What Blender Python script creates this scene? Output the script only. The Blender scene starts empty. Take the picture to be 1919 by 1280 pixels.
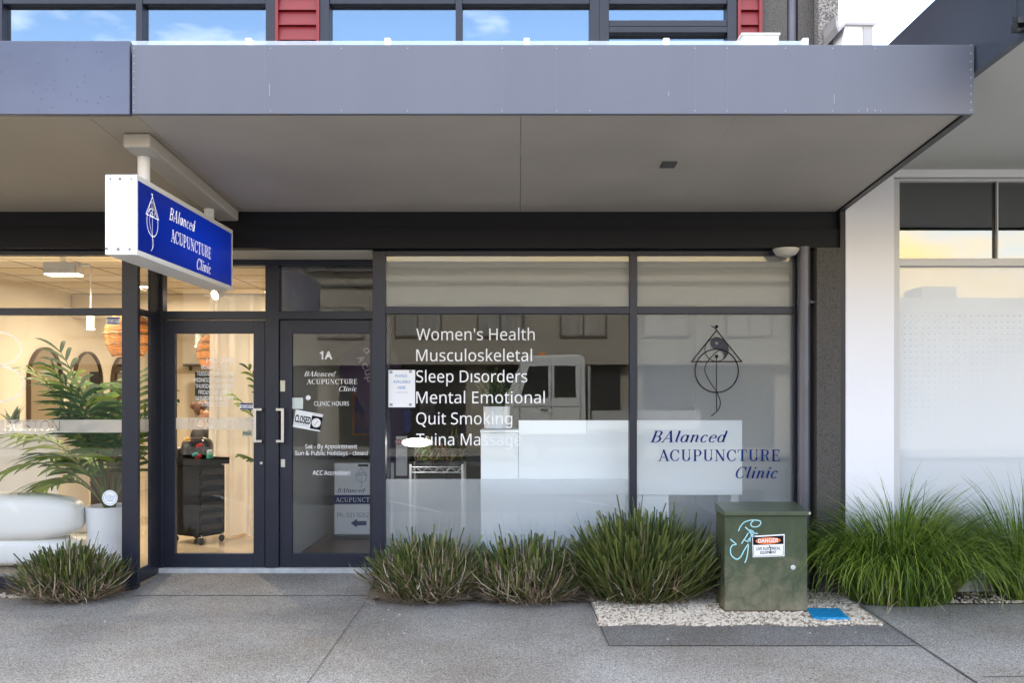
import bpy, bmesh, math, random
from mathutils import Vector, Matrix
R = math.radians
sc = bpy.context.scene
C = sc.collection
rnd = random.Random(7)

# ------------------------------------------------------------------ camera, sky, sun, exposure
FPX, CX, HY, EYE = 1720.0, 972.0, 745.0, 1.45
cam = bpy.data.cameras.new('camera')
cam_o = bpy.data.objects.new('camera', cam); C.objects.link(cam_o)
cam.sensor_width = 36; cam.lens = FPX / 1919 * 36
cam.shift_x = (959.5 - CX) / 1919; cam.shift_y = (HY - 640) / 1919
cam.clip_start = 0.05; cam.clip_end = 3000
cam_o.location = (0, 0, EYE); cam_o.rotation_euler = (R(90), 0, 0)
sc.camera = cam_o

SUN_EL, SUN_AZ = 42, -14          # the sun stands behind the shops, a little to the left
w = bpy.data.worlds.new('World'); sc.world = w; w.use_nodes = True
nt = w.node_tree; N = nt.nodes; Lk = nt.links
bg = N['Background']; bg.inputs[1].default_value = 0.15
sky = N.new('ShaderNodeTexSky'); sky.sky_type = 'NISHITA'; sky.sun_disc = False
sky.sun_elevation = R(SUN_EL); sky.sun_rotation = R(SUN_AZ)
sky.air_density = 1.0; sky.dust_density = 0.6; sky.ozone_density = 1.6
tc = N.new('ShaderNodeTexCoord')
mp = N.new('ShaderNodeMapping'); mp.inputs['Scale'].default_value = (1.0, 1.0, 2.6); mp.inputs['Location'].default_value = (1.9, 0.75, 0.4)
nz = N.new('ShaderNodeTexNoise'); nz.inputs['Scale'].default_value = 2.1; nz.inputs['Detail'].default_value = 8; nz.inputs['Roughness'].default_value = .58
cr = N.new('ShaderNodeValToRGB'); cr.color_ramp.elements[0].position = .51; cr.color_ramp.elements[1].position = .68
sep = N.new('ShaderNodeSeparateXYZ')
wr = N.new('ShaderNodeValToRGB')      # low clouds are warmer
wr.color_ramp.elements[0].position = 0.15; wr.color_ramp.elements[0].color = (8.2, 6.1, 3.1, 1)
wr.color_ramp.elements[1].position = 0.31; wr.color_ramp.elements[1].color = (8.0, 8.0, 7.9, 1)
mx = N.new('ShaderNodeMixRGB')
Lk.new(tc.outputs['Generated'], mp.inputs[0]); Lk.new(mp.outputs[0], nz.inputs['Vector'])
za = N.new('ShaderNodeMath'); za.operation = 'MULTIPLY_ADD'; za.inputs[1].default_value = .16
yb_ = N.new('ShaderNodeMath'); yb_.operation = 'MULTIPLY_ADD'; yb_.inputs[1].default_value = .09
lowr = N.new('ShaderNodeMapRange'); lowr.inputs['From Min'].default_value = .17; lowr.inputs['From Max'].default_value = .30; lowr.inputs['To Min'].default_value = .24; lowr.inputs['To Max'].default_value = 0
adl = N.new('ShaderNodeMath'); adl.operation = 'ADD'
Lk.new(sep.outputs[2], za.inputs[0]); Lk.new(nz.outputs[0], za.inputs[2]); Lk.new(sep.outputs[1], yb_.inputs[0]); Lk.new(za.outputs[0], yb_.inputs[2])
Lk.new(sep.outputs[2], lowr.inputs[0]); Lk.new(yb_.outputs[0], adl.inputs[0]); Lk.new(lowr.outputs[0], adl.inputs[1]); Lk.new(adl.outputs[0], cr.inputs[0]); Lk.new(tc.outputs['Generated'], sep.inputs[0]); Lk.new(sep.outputs[2], wr.inputs[0])
Lk.new(cr.outputs[0], mx.inputs[0]); Lk.new(sky.outputs[0], mx.inputs[1]); Lk.new(wr.outputs[0], mx.inputs[2])
Lk.new(mx.outputs[0], bg.inputs[0])

sl = bpy.data.lights.new('sun', 'SUN'); sl.energy = 2.2; sl.angle = R(0.6); sl.color = (1, .95, .87)
so = bpy.data.objects.new('sun', sl); C.objects.link(so)
az = R(SUN_AZ); el = R(SUN_EL)
sdir = Vector((math.sin(az) * math.cos(el), math.cos(az) * math.cos(el), math.sin(el)))
so.rotation_euler = (-sdir).to_track_quat('-Z', 'Y').to_euler()
so.location = sdir * 40

sc.view_settings.view_transform = 'Standard'; sc.view_settings.look = 'None'
sc.view_settings.gamma = 1; sc.view_settings.exposure = 2.5
sc.render.engine = 'CYCLES'
cy = sc.cycles
cy.max_bounces = 9; cy.diffuse_bounces = 4; cy.glossy_bounces = 4; cy.transmission_bounces = 6; cy.transparent_max_bounces = 24
cy.caustics_reflective = False; cy.caustics_refractive = False; cy.sample_clamp_indirect = 6
cy.use_denoising = True

# ------------------------------------------------------------------ helpers
F = 7.23       # shopfront plane
D = 7.68       # recessed door plane
def P(px, py, Y): return ((px - CX) * Y / FPX, Y, EYE - (py - HY) * Y / FPX)
def PX(px, Y): return (px - CX) * Y / FPX
def PZ(py, Y): return EYE - (py - HY) * Y / FPX
def gz(y): return -0.063 - 0.03 * (7.23 - y)
def lin(r, g, b):
    f = lambda c: (c / 255 / 12.92) if c / 255 <= .04045 else ((c / 255 + .055) / 1.055) ** 2.4
    return (f(r), f(g), f(b))

_m = {}
def mat(name, col, rough=.5, metal=0.0, var=.0, vscale=6.0, bump=0.0, bscale=80.0, spec=.5, emit=0.0, trans=0.0, col2=None, detail=6, stretch=None, thr=None):
    if name in _m: return _m[name]
    m = bpy.data.materials.new(name); m.use_nodes = True
    t = m.node_tree; n = t.nodes; b = n['Principled BSDF']
    b.inputs['Base Color'].default_value = (*col, 1); b.inputs['Roughness'].default_value = rough
    b.inputs['Metallic'].default_value = metal; b.inputs['Specular IOR Level'].default_value = spec
    if emit:
        b.inputs['Emission Color'].default_value = (*col, 1); b.inputs['Emission Strength'].default_value = emit
    tcn = n.new('ShaderNodeTexCoord'); src = tcn.outputs['Object']
    if stretch:
        mpn = n.new('ShaderNodeMapping'); mpn.inputs['Scale'].default_value = stretch
        t.links.new(src, mpn.inputs[0]); src = mpn.outputs[0]
    if var or col2:
        a = n.new('ShaderNodeTexNoise'); a.inputs['Scale'].default_value = vscale; a.inputs['Detail'].default_value = detail
        t.links.new(src, a.inputs['Vector'])
        rp = n.new('ShaderNodeValToRGB')
        lo, hi = thr or (.32, .68)
        rp.color_ramp.elements[0].position = lo; rp.color_ramp.elements[1].position = hi
        c2 = col2 or tuple(min(1, c * (1 + var)) for c in col); c1 = col if col2 else tuple(c * (1 - var) for c in col)
        rp.color_ramp.elements[0].color = (*c1, 1); rp.color_ramp.elements[1].color = (*c2, 1)
        t.links.new(a.outputs[0], rp.inputs[0]); t.links.new(rp.outputs[0], b.inputs['Base Color'])
        if rough > .15:
            mr = n.new('ShaderNodeMapRange'); mr.inputs['To Min'].default_value = rough * .85; mr.inputs['To Max'].default_value = min(1, rough * 1.2)
            t.links.new(a.outputs[0], mr.inputs[0]); t.links.new(mr.outputs[0], b.inputs['Roughness'])
    if bump:
        a = n.new('ShaderNodeTexNoise'); a.inputs['Scale'].default_value = bscale; a.inputs['Detail'].default_value = 4
        t.links.new(src, a.inputs['Vector'])
        bp = n.new('ShaderNodeBump'); bp.inputs['Strength'].default_value = bump; bp.inputs['Distance'].default_value = .01
        t.links.new(a.outputs[0], bp.inputs['Height']); t.links.new(bp.outputs[0], b.inputs['Normal'])
    if trans:
        tr = n.new('ShaderNodeBsdfTranslucent'); tr.inputs[0].default_value = (*col, 1)
        ms = n.new('ShaderNodeMixShader'); ms.inputs[0].default_value = trans
        t.links.new(b.outputs[0], ms.inputs[1]); t.links.new(tr.outputs[0], ms.inputs[2])
        t.links.new(ms.outputs[0], n['Material Output'].inputs[0])
    _m[name] = m
    return m

def glass(name, base=.05, tint=(1, 1, 1), wave=0.0, power=5.0):
    """clear pane: see-through plus mirror, mirror share growing towards grazing"""
    if name in _m: return _m[name]
    m = bpy.data.materials.new(name); m.use_nodes = True
    t = m.node_tree; n = t.nodes; n.remove(n['Principled BSDF'])
    tr = n.new('ShaderNodeBsdfTransparent'); tr.inputs[0].default_value = (*tint, 1)
    gl = n.new('ShaderNodeBsdfGlossy'); gl.inputs['Roughness'].default_value = 0.0; gl.inputs[0].default_value = (.97, .99, 1, 1)
    lw = n.new('ShaderNodeLayerWeight'); lw.inputs[0].default_value = .5
    pw = n.new('ShaderNodeMath'); pw.operation = 'POWER'; pw.inputs[1].default_value = power
    mr = n.new('ShaderNodeMapRange'); mr.inputs['To Min'].default_value = base; mr.inputs['To Max'].default_value = 1
    ms = n.new('ShaderNodeMixShader')
    t.links.new(lw.outputs['Facing'], pw.inputs[0]); t.links.new(pw.outputs[0], mr.inputs[0]); t.links.new(mr.outputs[0], ms.inputs[0])
    t.links.new(tr.outputs[0], ms.inputs[1]); t.links.new(gl.outputs[0], ms.inputs[2]); t.links.new(ms.outputs[0], n['Material Output'].inputs[0])
    if wave:
        tcn = n.new('ShaderNodeTexCoord'); a = n.new('ShaderNodeTexNoise'); a.inputs['Scale'].default_value = .9; a.inputs['Detail'].default_value = 1
        bp = n.new('ShaderNodeBump'); bp.inputs['Strength'].default_value = wave; bp.inputs['Distance'].default_value = .02
        t.links.new(tcn.outputs['Object'], a.inputs['Vector']); t.links.new(a.outputs[0], bp.inputs['Height']); t.links.new(bp.outputs[0], gl.inputs['Normal'])
    _m[name] = m
    return m

def film(name, col, clear=.35, dots=None):
    """frosted vinyl: scatters most light, lets a share straight through"""
    if name in _m: return _m[name]
    m = bpy.data.materials.new(name); m.use_nodes = True
    t = m.node_tree; n = t.nodes; n.remove(n['Principled BSDF'])
    tr = n.new('ShaderNodeBsdfTransparent'); di = n.new('ShaderNodeBsdfDiffuse'); tl = n.new('ShaderNodeBsdfTranslucent')
    di.inputs[0].default_value = (*col, 1); tl.inputs[0].default_value = (*col, 1)
    m1 = n.new('ShaderNodeMixShader'); m1.inputs[0].default_value = .4
    m2 = n.new('ShaderNodeMixShader'); m2.inputs[0].default_value = clear
    t.links.new(di.outputs[0], m1.inputs[1]); t.links.new(tl.outputs[0], m1.inputs[2])
    t.links.new(m1.outputs[0], m2.inputs[1]); t.links.new(tr.outputs[0], m2.inputs[2]); t.links.new(m2.outputs[0], n['Material Output'].inputs[0])
    _m[name] = m
    return m

class MB:
    def __init__(s): s.v = []; s.f = []; s.mi = []; s.k = 0
    def add(s, vs, fs, mi=None):
        o = len(s.v); s.v += [tuple(p) for p in vs]
        for f in fs: s.f.append(tuple(i + o for i in f)); s.mi.append(s.k if mi is None else mi)
        return s
    def box(s, x0, x1, y0, y1, z0, z1, M=None):
        vs = [(x0, y0, z0), (x1, y0, z0), (x1, y1, z0), (x0, y1, z0), (x0, y0, z1), (x1, y0, z1), (x1, y1, z1), (x0, y1, z1)]
        if M is not None: vs = [M @ Vector(p) for p in vs]
        return s.add(vs, [(0, 3, 2, 1), (4, 5, 6, 7), (0, 1, 5, 4), (1, 2, 6, 5), (2, 3, 7, 6), (3, 0, 4, 7)])
    def pbox(s, px0, py0, px1, py1, Y, th):
        return s.box(PX(px0, Y), PX(px1, Y), Y, Y + th, PZ(py1, Y), PZ(py0, Y))
    def quad(s, a, b, c, d): return s.add([a, b, c, d], [(0, 1, 2, 3)])
    def tube(s, pts, r, n=10, cap=True, rz=None):
        pts = [Vector(p) for p in pts]; rings = []
        for i, p in enumerate(pts):
            t = (pts[min(i + 1, len(pts) - 1)] - pts[max(i - 1, 0)]).normalized()
            up = Vector((0, 0, 1)) if abs(t.z) < .9 else Vector((0, 1, 0))
            u = t.cross(up).normalized(); v = t.cross(u).normalized()
            ri = r[i] if isinstance(r, (list, tuple)) else r
            rings.append([p + (u * math.cos(2 * math.pi * k / n) + v * math.sin(2 * math.pi * k / n)) * ri for k in range(n)])
        vs = [q for g in rings for q in g]; fs = []
        for i in range(len(pts) - 1):
            for k in range(n):
                a = i * n + k; b = i * n + (k + 1) % n
                fs.append((a, b, b + n, a + n))
        if cap: fs += [tuple(range(n - 1, -1, -1)), tuple((len(pts) - 1) * n + k for k in range(n))]
        return s.add(vs, fs)
    def lathe(s, prof, c=(0, 0, 0), n=24, sx=1, sy=1):
        vs = []; fs = []
        for r, z in prof:
            for k in range(n):
                a = 2 * math.pi * k / n
                vs.append((c[0] + r * math.cos(a) * sx, c[1] + r * math.sin(a) * sy, c[2] + z))
        for i in range(len(prof) - 1):
            for k in range(n):
                a = i * n + k; b = i * n + (k + 1) % n
                fs.append((a, b, b + n, a + n))
        fs.append(tuple(range(n - 1, -1, -1))); fs.append(tuple((len(prof) - 1) * n + k for k in range(n)))
        return s.add(vs, fs)
    def prism(s, poly, axis, a, b):
        """closed 2-D outline extruded along an axis ('x','y','z') from a to b"""
        def mk(u, v, t): return {'x': (t, u, v), 'y': (u, t, v), 'z': (u, v, t)}[axis]
        n = len(poly)
        vs = [mk(u, v, a) for u, v in poly] + [mk(u, v, b) for u, v in poly]
        fs = [tuple(range(n)), tuple(range(2 * n - 1, n - 1, -1))] + [(i, i + n, (i + 1) % n + n, (i + 1) % n) for i in range(n)]
        return s.add(vs, fs)
    def sphere(s, c, r, n=14, sz=1.0, sx=1.0, sy=1.0):
        pr = [(max(1e-4, math.sin(math.pi * i / n)) * r, -math.cos(math.pi * i / n) * r * sz) for i in range(n + 1)]
        return s.lathe(pr, c, n * 2, sx, sy)
    # flat drawing: fmap turns 2-D (u, v) into a point
    def stroke(s, pts, wd, fm, mi=None):
        n = len(pts); L = []; Rr = []
        for i in range(n):
            a = pts[max(i - 1, 0)]; b = pts[min(i + 1, n - 1)]
            dx, dy = b[0] - a[0], b[1] - a[1]; l = math.hypot(dx, dy) or 1
            nx, ny = -dy / l, dx / l; ww = (wd[i] if isinstance(wd, (list, tuple)) else wd) / 2
            L.append(fm(pts[i][0] + nx * ww, pts[i][1] + ny * ww)); Rr.append(fm(pts[i][0] - nx * ww, pts[i][1] - ny * ww))
        return s.add(L + Rr, [(i, i + 1, n + i + 1, n + i) for i in range(n - 1)], mi)
    def fill(s, pts, fm, mi=None):
        return s.add([fm(u, v) for u, v in pts], [tuple(range(len(pts)))], mi)
    def build(s, name, m, parent=None, bevel=0, smooth=False, seg=2, label=None):
        me = bpy.data.meshes.new(name)
        org = root_loc(parent)
        me.from_pydata([(p[0] - org[0], p[1] - org[1], p[2] - org[2]) for p in s.v], [], s.f)
        ms = m if isinstance(m, (list, tuple)) else [m]
        for q in ms: me.materials.append(q)
        for i, p in enumerate(me.polygons): p.material_index = min(s.mi[i], len(ms) - 1)
        bm = bmesh.new(); bm.from_mesh(me)
        bmesh.ops.recalc_face_normals(bm, faces=bm.faces) if bevel or smooth else None
        if bevel:
            es = [e for e in bm.edges if len(e.link_faces) == 2 and e.calc_face_angle(0) > .6]
            bmesh.ops.bevel(bm, geom=es, offset=bevel, segments=seg, affect='EDGES', profile=.5, clamp_overlap=True)
        if smooth:
            for f in bm.faces: f.smooth = True
            for e in bm.edges:
                if len(e.link_faces) == 2 and e.calc_face_angle(0) > .75: e.smooth = False
        bm.to_mesh(me); bm.free()
        o = bpy.data.objects.new(name, me); C.objects.link(o)
        if parent is not None: o.parent = parent
        if label: o['label'] = label
        return o

_loc = {}
def root_loc(o):
    if o is None: return (0, 0, 0)
    return _loc.get(o.name, root_loc(o.parent) if o.parent else (0, 0, 0))
def thing(name, label, cat, loc=(0, 0, 0), group=None):
    o = bpy.data.objects.new(name, None); C.objects.link(o); o.location = loc; o.empty_display_size = .1
    o['label'] = label; o['category'] = cat
    if group: o['group'] = group
    _loc[o.name] = tuple(loc)
    return o
def tag(o, label, cat, group=None):
    o['label'] = label; o['category'] = cat
    if group: o['group'] = group
    return o
def struct(o): o['kind'] = 'structure'; return o
def lamp(name, kind, loc, energy, col, parent, size=.2, rot=None, spot=None, sizey=None):
    l = bpy.data.lights.new(name, kind); l.energy = energy; l.color = col
    if kind == 'AREA':
        l.size = size
        if sizey: l.shape = 'RECTANGLE'; l.size_y = sizey
    else: l.shadow_soft_size = size
    if spot: l.spot_size = spot; l.spot_blend = .6
    o = bpy.data.objects.new(name, l); C.objects.link(o)
    org = root_loc(parent); o.location = tuple(loc[i] - org[i] for i in range(3)); o.parent = parent
    if rot: o.rotation_euler = rot
    return o

# text from the built-in font, as flat triangles
_tx = {}
try:
    import os
    FONT = bpy.data.fonts.load(os.path.join(bpy.utils.resource_path('LOCAL'), 'datafiles', 'fonts', 'NotoSansHebrew-Regular.woff2'))
except Exception:
    FONT = None
def text2d(body, bold=0.0, shear=0.0):
    k = (body, bold, shear)
    if k in _tx: return _tx[k]
    c = bpy.data.curves.new('t', 'FONT'); c.body = body; c.size = 1; c.font = FONT or c.font; c.offset = bold; c.shear = shear; c.resolution_u = 3
    o = bpy.data.objects.new('t', c); C.objects.link(o)
    dg = bpy.context.evaluated_depsgraph_get()
    me = bpy.data.meshes.new_from_object(o.evaluated_get(dg))
    vs = [(v.co.x, v.co.y) for v in me.vertices]; fs = [tuple(p.vertices) for p in me.polygons]
    bpy.data.objects.remove(o); bpy.data.curves.remove(c); bpy.data.meshes.remove(me)
    _tx[k] = (vs, fs)
    return _tx[k]
CAPH = max(v[1] for v in text2d('H')[0])
def put_text(mb, body, x0, x1, base, cap, fm, bold=0.0, shear=0.0, mi=None):
    vs, fs = text2d(body, bold, shear)
    a = min(v[0] for v in vs); b = max(v[0] for v in vs)
    sx = (x1 - x0) / (b - a); sy = (cap - base) / CAPH
    mb.add([fm(x0 + (v[0] - a) * sx, base + v[1] * sy) for v in vs], fs, mi)
# a high-contrast serif alphabet drawn with strokes (cap height 1)
T_, t_ = .145, .05
def _arc(cx, cy, rx, ry, a0, a1, n=18, k=1.0):
    p = []; wd = []
    for i in range(n + 1):
        a = R(a0 + (a1 - a0) * i / n)
        p.append((cx + rx * math.cos(a), cy + ry * math.sin(a))); wd.append(t_ + (T_ * k - t_) * abs(math.cos(a)) ** 1.6)
    return (p, wd)
def _V(x, y0, y1, w=T_): return ([(x, y0), (x, y1)], w)
def _H(x0, x1, y, w=t_): return ([(x0, y), (x1, y)], w)
def _se(x, y, w=.3): return _H(x - w / 2, x + w / 2, y, .045)
SER = {
 'A': (.80, [([(.1, .02), (.40, .98)], t_ * 1.1), ([(.38, 1.0), (.70, .02)], T_), _H(.2, .58, .33), _se(.1, .022, .24), _se(.7, .022, .3)]),
 'B': (.74, [_V(.2, 0, 1), _H(.06, .42, .978), _H(.15, .42, .52), _H(.06, .42, .022), _arc(.40, .75, .20, .228, 90, -90), _arc(.40, .27, .25, .25, 90, -90)]),
 'C': (.78, [_arc(.43, .5, .33, .478, 52, 308, 26), _V(.69, .66, .99, t_), ([(.69, .70), (.62, .88)], t_), ([(.63, .12), (.71, .28)], t_)]),
 'U': (.86, [_V(.21, .3, .98), _arc(.44, .3, .235, .275, 180, 360), _V(.675, .3, .98, t_), _se(.21, .978), _se(.675, .978, .22)]),
 'P': (.72, [_V(.2, 0, 1), _H(.06, .42, .978), _H(.2, .42, .45), _arc(.40, .715, .22, .263, 90, -90), _se(.2, .022)]),
 'N': (.86, [_V(.16, 0, .95, t_), ([(.16, .98), (.70, .02)], T_), _V(.70, .02, 1, t_), _se(.14, .978, .22), _se(.16, .022, .22), _se(.70, .978, .22)]),
 'T': (.76, [_V(.38, 0, 1), _H(.05, .71, .978), _V(.065, .74, .98, t_), _V(.695, .74, .98, t_), _se(.38, .022)]),
 'R': (.80, [_V(.2, 0, 1), _H(.06, .42, .978), _H(.2, .42, .5), _arc(.40, .74, .21, .24, 90, -90), ([(.42, .5), (.52, .4), (.60, .12), (.72, .03)], [t_, T_ * .8, T_, t_]), _se(.2, .022)]),
 'E': (.74, [_V(.2, 0, 1), _H(.06, .62, .978), _H(.2, .48, .51), _H(.06, .64, .022), _V(.615, .76, .98, t_), _V(.635, .02, .26, t_), _V(.48, .4, .62, t_)]),
 'a': (.60, [_arc(.25, .33, .19, .31, 0, 360, 26, .9), _V(.45, .1, .64, T_ * .9), ([(.45, .12), (.50, .02), (.58, .1)], [T_ * .7, t_, t_])]),
 'l': (.36, [_V(.16, .08, .98, T_ * .95), _H(.04, .18, .978), ([(.16, .1), (.21, .02), (.30, .1)], [T_ * .7, t_, t_])]),
 'n': (.66, [_V(.14, 0, .64, T_ * .9), _H(.03, .16, .63), ([(.14, .42), (.26, .6), (.38, .63), (.46, .52)], [t_, t_, .08, T_ * .9]), _V(.46, .1, .54, T_ * .9), ([(.46, .12), (.51, .02), (.6, .1)], [T_ * .7, t_, t_])]),
 'c': (.52, [_arc(.27, .33, .2, .31, 60, 320, 20, .9), ([(.38, .57), (.39, .50)], .12)]),
 'e': (.54, [_arc(.27, .33, .2, .31, 10, 320, 24, .9), _H(.1, .46, .37)]),
 'd': (.62, [_arc(.25, .33, .19, .31, 0, 360, 26, .9), _V(.45, .1, .98, T_ * .9), _H(.33, .47, .978), ([(.45, .12), (.50, .02), (.58, .1)], [T_ * .7, t_, t_])]),
 'i': (.34, [_V(.15, .08, .64, T_ * .9), _H(.04, .17, .63), ([(.15, .1), (.2, .02), (.29, .1)], [T_ * .7, t_, t_]), ([(.09, .88), (.22, .88)], .13)]),
}
def put_serif(mb, body, x0, x1, base, cap, fm, shear=0.0, mi=None, track=.04, fat=1.0):
    tot = sum(SER[c][0] + track for c in body) - track + shear * .5
    sx = (x1 - x0) / tot; sy = cap - base; x = 0
    for c in body:
        wd, st = SER[c]
        for pts, ww in st:
            # widths are drawn in glyph space, then mapped
            n = len(pts)
            g = lambda u, v, x=x: fm(x0 + (x + u + shear * v) * sx, base + v * sy)
            mb.stroke(pts, [q * fat for q in ww] if isinstance(ww, list) else ww * fat, g, mi)
        x += wd + track
def put_logo(mb, ox, oy, sx, sy, fm, mi=None, wd=7.0, solid=True, mgrey=None):
    """triangle, ring, twin drops and a needle; drawn round (0,0) = triangle tip, 1000 units = one sx"""
    g = lambda u, v: fm(ox + (u - 689) * sx / 1000, oy + (v - 598) * sy / 1000)
    S = lambda pts, w_=wd, m2=mi: mb.stroke(pts, w_, g, m2)
    circ = lambda cx, cy, r, a0=0, a1=360, n=40: [(cx + r * math.cos(R(a0 + (a1 - a0) * i / n)), cy + r * math.sin(R(a0 + (a1 - a0) * i / n))) for i in range(n + 1)]
    def sm(p, n=6):
        o = []
        for i in range(len(p) - 1):
            p0 = p[max(i - 1, 0)]; p1 = p[i]; p2 = p[i + 1]; p3 = p[min(i + 2, len(p) - 1)]
            for j in range(n):
                t = j / n
                o.append(tuple(.5 * (2 * p1[k] + (p2[k] - p0[k]) * t + (2 * p0[k] - 5 * p1[k] + 4 * p2[k] - p3[k]) * t * t + (3 * p1[k] - p0[k] - 3 * p2[k] + p3[k]) * t ** 3) for k in (0, 1)))
        return o + [p[-1]]
    S([(689, 598), (513, 820)]); S([(689, 598), (865, 820)]); S([(508, 820), (870, 820)])
    S(circ(689, 885, 153), wd * 1.05); S(circ(689, 735, 83), wd * .6)
    S([(689, 783), (689, 1170)], wd * .7)
    S(sm([(708, 738), (640, 800), (605, 875), (640, 960), (689, 1035), (715, 1105), (700, 1160), (650, 1205)]), wd * .7)
    S(sm([(650, 567), (680, 585), (700, 615)]), wd * .8)
    mb.fill(circ(689, 573, 12, n=16)[:-1], g, mi); mb.fill(circ(689, 783, 12, n=16)[:-1], g, mi)
    if solid:
        q = mgrey if mgrey is not None else mi
        o = circ(689, 735, 82, -82, 68, 24)
        inn = sm([(700, 653), (725, 668), (733, 690), (725, 716), (708, 738), (730, 752), (741, 776), (736, 797), (720, 812)], 3)
        mb.add([g(*p) for p in o] + [g(*p) for p in inn], [(i, i + 1, 25 + i + 1, 25 + i) for i in range(24)], q)
        ro = circ(689, 690, 44); ri = circ(689, 690, 11)
        mb.add([g(*p) for p in ro] + [g(*p) for p in ri], [(i, i + 1, 41 + i + 1, 41 + i) for i in range(40)], q)
FR = lambda Y: (lambda u, v: P(u, v, Y))

# ------------------------------------------------------------------ materials
M_frame = mat('charcoal_aluminium', (.014, .0165, .029), .38, .0, .12, 3, .03, 300, spec=.4)
M_beam = mat('dark_beam_paint', (.0065, .0065, .0095), .55, 0, .15, 2, spec=.25)
M_fascia = mat('grey_composite_panel', (.118, .127, .166), .46, .05, .045, .8, .02, 400, stretch=(5, 5, .5))
M_fascia2 = mat('dark_blue_composite_panel', (.085, .095, .14), .3, .35, .18, 1.1, .02, 400)
M_soffit = mat('soffit_paint', (.425, .385, .345), .7, 0, .07, 1.6, detail=10)
M_white = mat('white_paint', (.82, .82, .84), .45, 0, .02, 1.5)
M_wall = mat('white_render', (.80, .80, .84), .7, 0, .03, .9, .05, 120)
M_red = mat('red_weatherboard', (.19, .0075, .010), .4, 0, .1, 3)
M_pipe = mat('grey_pipe_paint', (.10, .10, .125), .35, 0, .1, 3)
M_concrete = mat('exposed_aggregate_concrete', (.02, .019, .018), .75, 0, 0, 95, .5, 95, col2=(.078, .072, .067), detail=3, thr=(.34, .47))
M_white_vinyl = mat('white_vinyl', (.85, .85, .85), .6, spec=.08)
M_grey_vinyl = mat('grey_vinyl', (.055, .055, .065), .6, spec=.08)
M_black_vinyl = mat('black_vinyl', (.012, .012, .016), .6, spec=.08)
M_blue_vinyl = mat('navy_vinyl', (.003, .020, .14), .6, spec=.08)
M_steel = mat('brushed_steel', (.62, .61, .60), .3, 1.0)
M_black = mat('black_plastic', (.012, .012, .013), .35)
M_glass = glass('clear_glass', .024)
M_glass_dark = glass('clinic_glass', .029, (.975, .985, .98))
M_glass_up = glass('reflective_glass', .21, (.5, .6, .68), wave=.04)
M_film = film('frosted_film', (.70, .71, .73), .65)
M_film_t = film('pale_frosted_film', (.60, .59, .57), .38)
M_film_w = film('white_frosted_film', (.92, .95, .99), .1)
M_band = film('frosted_band', (.62, .60, .57), .2)

def speckle(name, dark, light, mid, scale=230, wear=.12):
    m = bpy.data.materials.new(name); m.use_nodes = True
    t = m.node_tree; n = t.nodes; b = n['Principled BSDF']; b.inputs['Roughness'].default_value = .8
    tcn = n.new('ShaderNodeTexCoord'); vo = n.new('ShaderNodeTexVoronoi'); vo.inputs['Scale'].default_value = scale * .55
    wn = n.new('ShaderNodeTexWhiteNoise'); rp = n.new('ShaderNodeValToRGB'); e = rp.color_ramp.elements
    e[0].position = 0; e[0].color = (*dark, 1); e[1].position = 1; e[1].color = (*light, 1)
    q = e.new(.5); q.color = (*mid, 1); q = e.new(.82); q.color = (*[c * 1.25 for c in mid], 1); q = e.new(.18); q.color = (*[c * .75 for c in mid], 1)
    big = n.new('ShaderNodeTexNoise'); big.inputs['Scale'].default_value = 1.1; big.inputs['Detail'].default_value = 7
    mr = n.new('ShaderNodeMapRange'); mr.inputs['From Min'].default_value = .3; mr.inputs['From Max'].default_value = .7; mr.inputs['To Min'].default_value = 1 - wear; mr.inputs['To Max'].default_value = 1 + wear
    mu = n.new('ShaderNodeMixRGB'); mu.blend_type = 'MULTIPLY'; mu.inputs[0].default_value = 1
    bp = n.new('ShaderNodeBump'); bp.inputs['Strength'].default_value = .35; bp.inputs['Distance'].default_value = .004
    l = t.links.new
    l(tcn.outputs['Object'], vo.inputs['Vector']); l(vo.outputs['Color'], wn.inputs['Vector']); l(wn.outputs['Value'], rp.inputs[0])
    l(tcn.outputs['Object'], big.inputs['Vector']); l(big.outputs[0], mr.inputs[0]); l(rp.outputs[0], mu.inputs[1]); l(mr.outputs[0], mu.inputs[2])
    st = n.new('ShaderNodeTexNoise'); st.inputs['Scale'].default_value = .55; st.inputs['Detail'].default_value = 9; st.inputs['Roughness'].default_value = .68
    sr = n.new('ShaderNodeValToRGB'); sr.color_ramp.elements[0].position = .36; sr.color_ramp.elements[0].color = (.84, .78, .70, 1); sr.color_ramp.elements[1].position = .58; sr.color_ramp.elements[1].color = (1, 1, 1, 1)
    sp_ = n.new('ShaderNodeTexVoronoi'); sp_.inputs['Scale'].default_value = 3.2; sg = n.new('ShaderNodeMapRange'); sg.inputs['From Min'].default_value = .035; sg.inputs['From Max'].default_value = .055; sg.inputs['To Min'].default_value = .72
    m2 = n.new('ShaderNodeMixRGB'); m2.blend_type = 'MULTIPLY'; m2.inputs[0].default_value = 1; m3 = n.new('ShaderNodeMixRGB'); m3.blend_type = 'MULTIPLY'; m3.inputs[0].default_value = 1
    l(tcn.outputs['Object'], st.inputs['Vector']); l(st.outputs[0], sr.inputs[0]); l(tcn.outputs['Object'], sp_.inputs['Vector']); l(sp_.outputs['Distance'], sg.inputs[0])
    l(mu.outputs[0], m2.inputs[1]); l(sr.outputs[0], m2.inputs[2]); l(m2.outputs[0], m3.inputs[1]); l(sg.outputs[0], m3.inputs[2])
    l(m3.outputs[0], b.inputs['Base Color']); l(vo.outputs['Distance'], bp.inputs['Height']); l(bp.outputs[0], b.inputs['Normal'])
    return m
M_pave = speckle('aggregate_pavement', (.055, .051, .047), (.47, .45, .425), (.252, .238, .222), 330)
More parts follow.
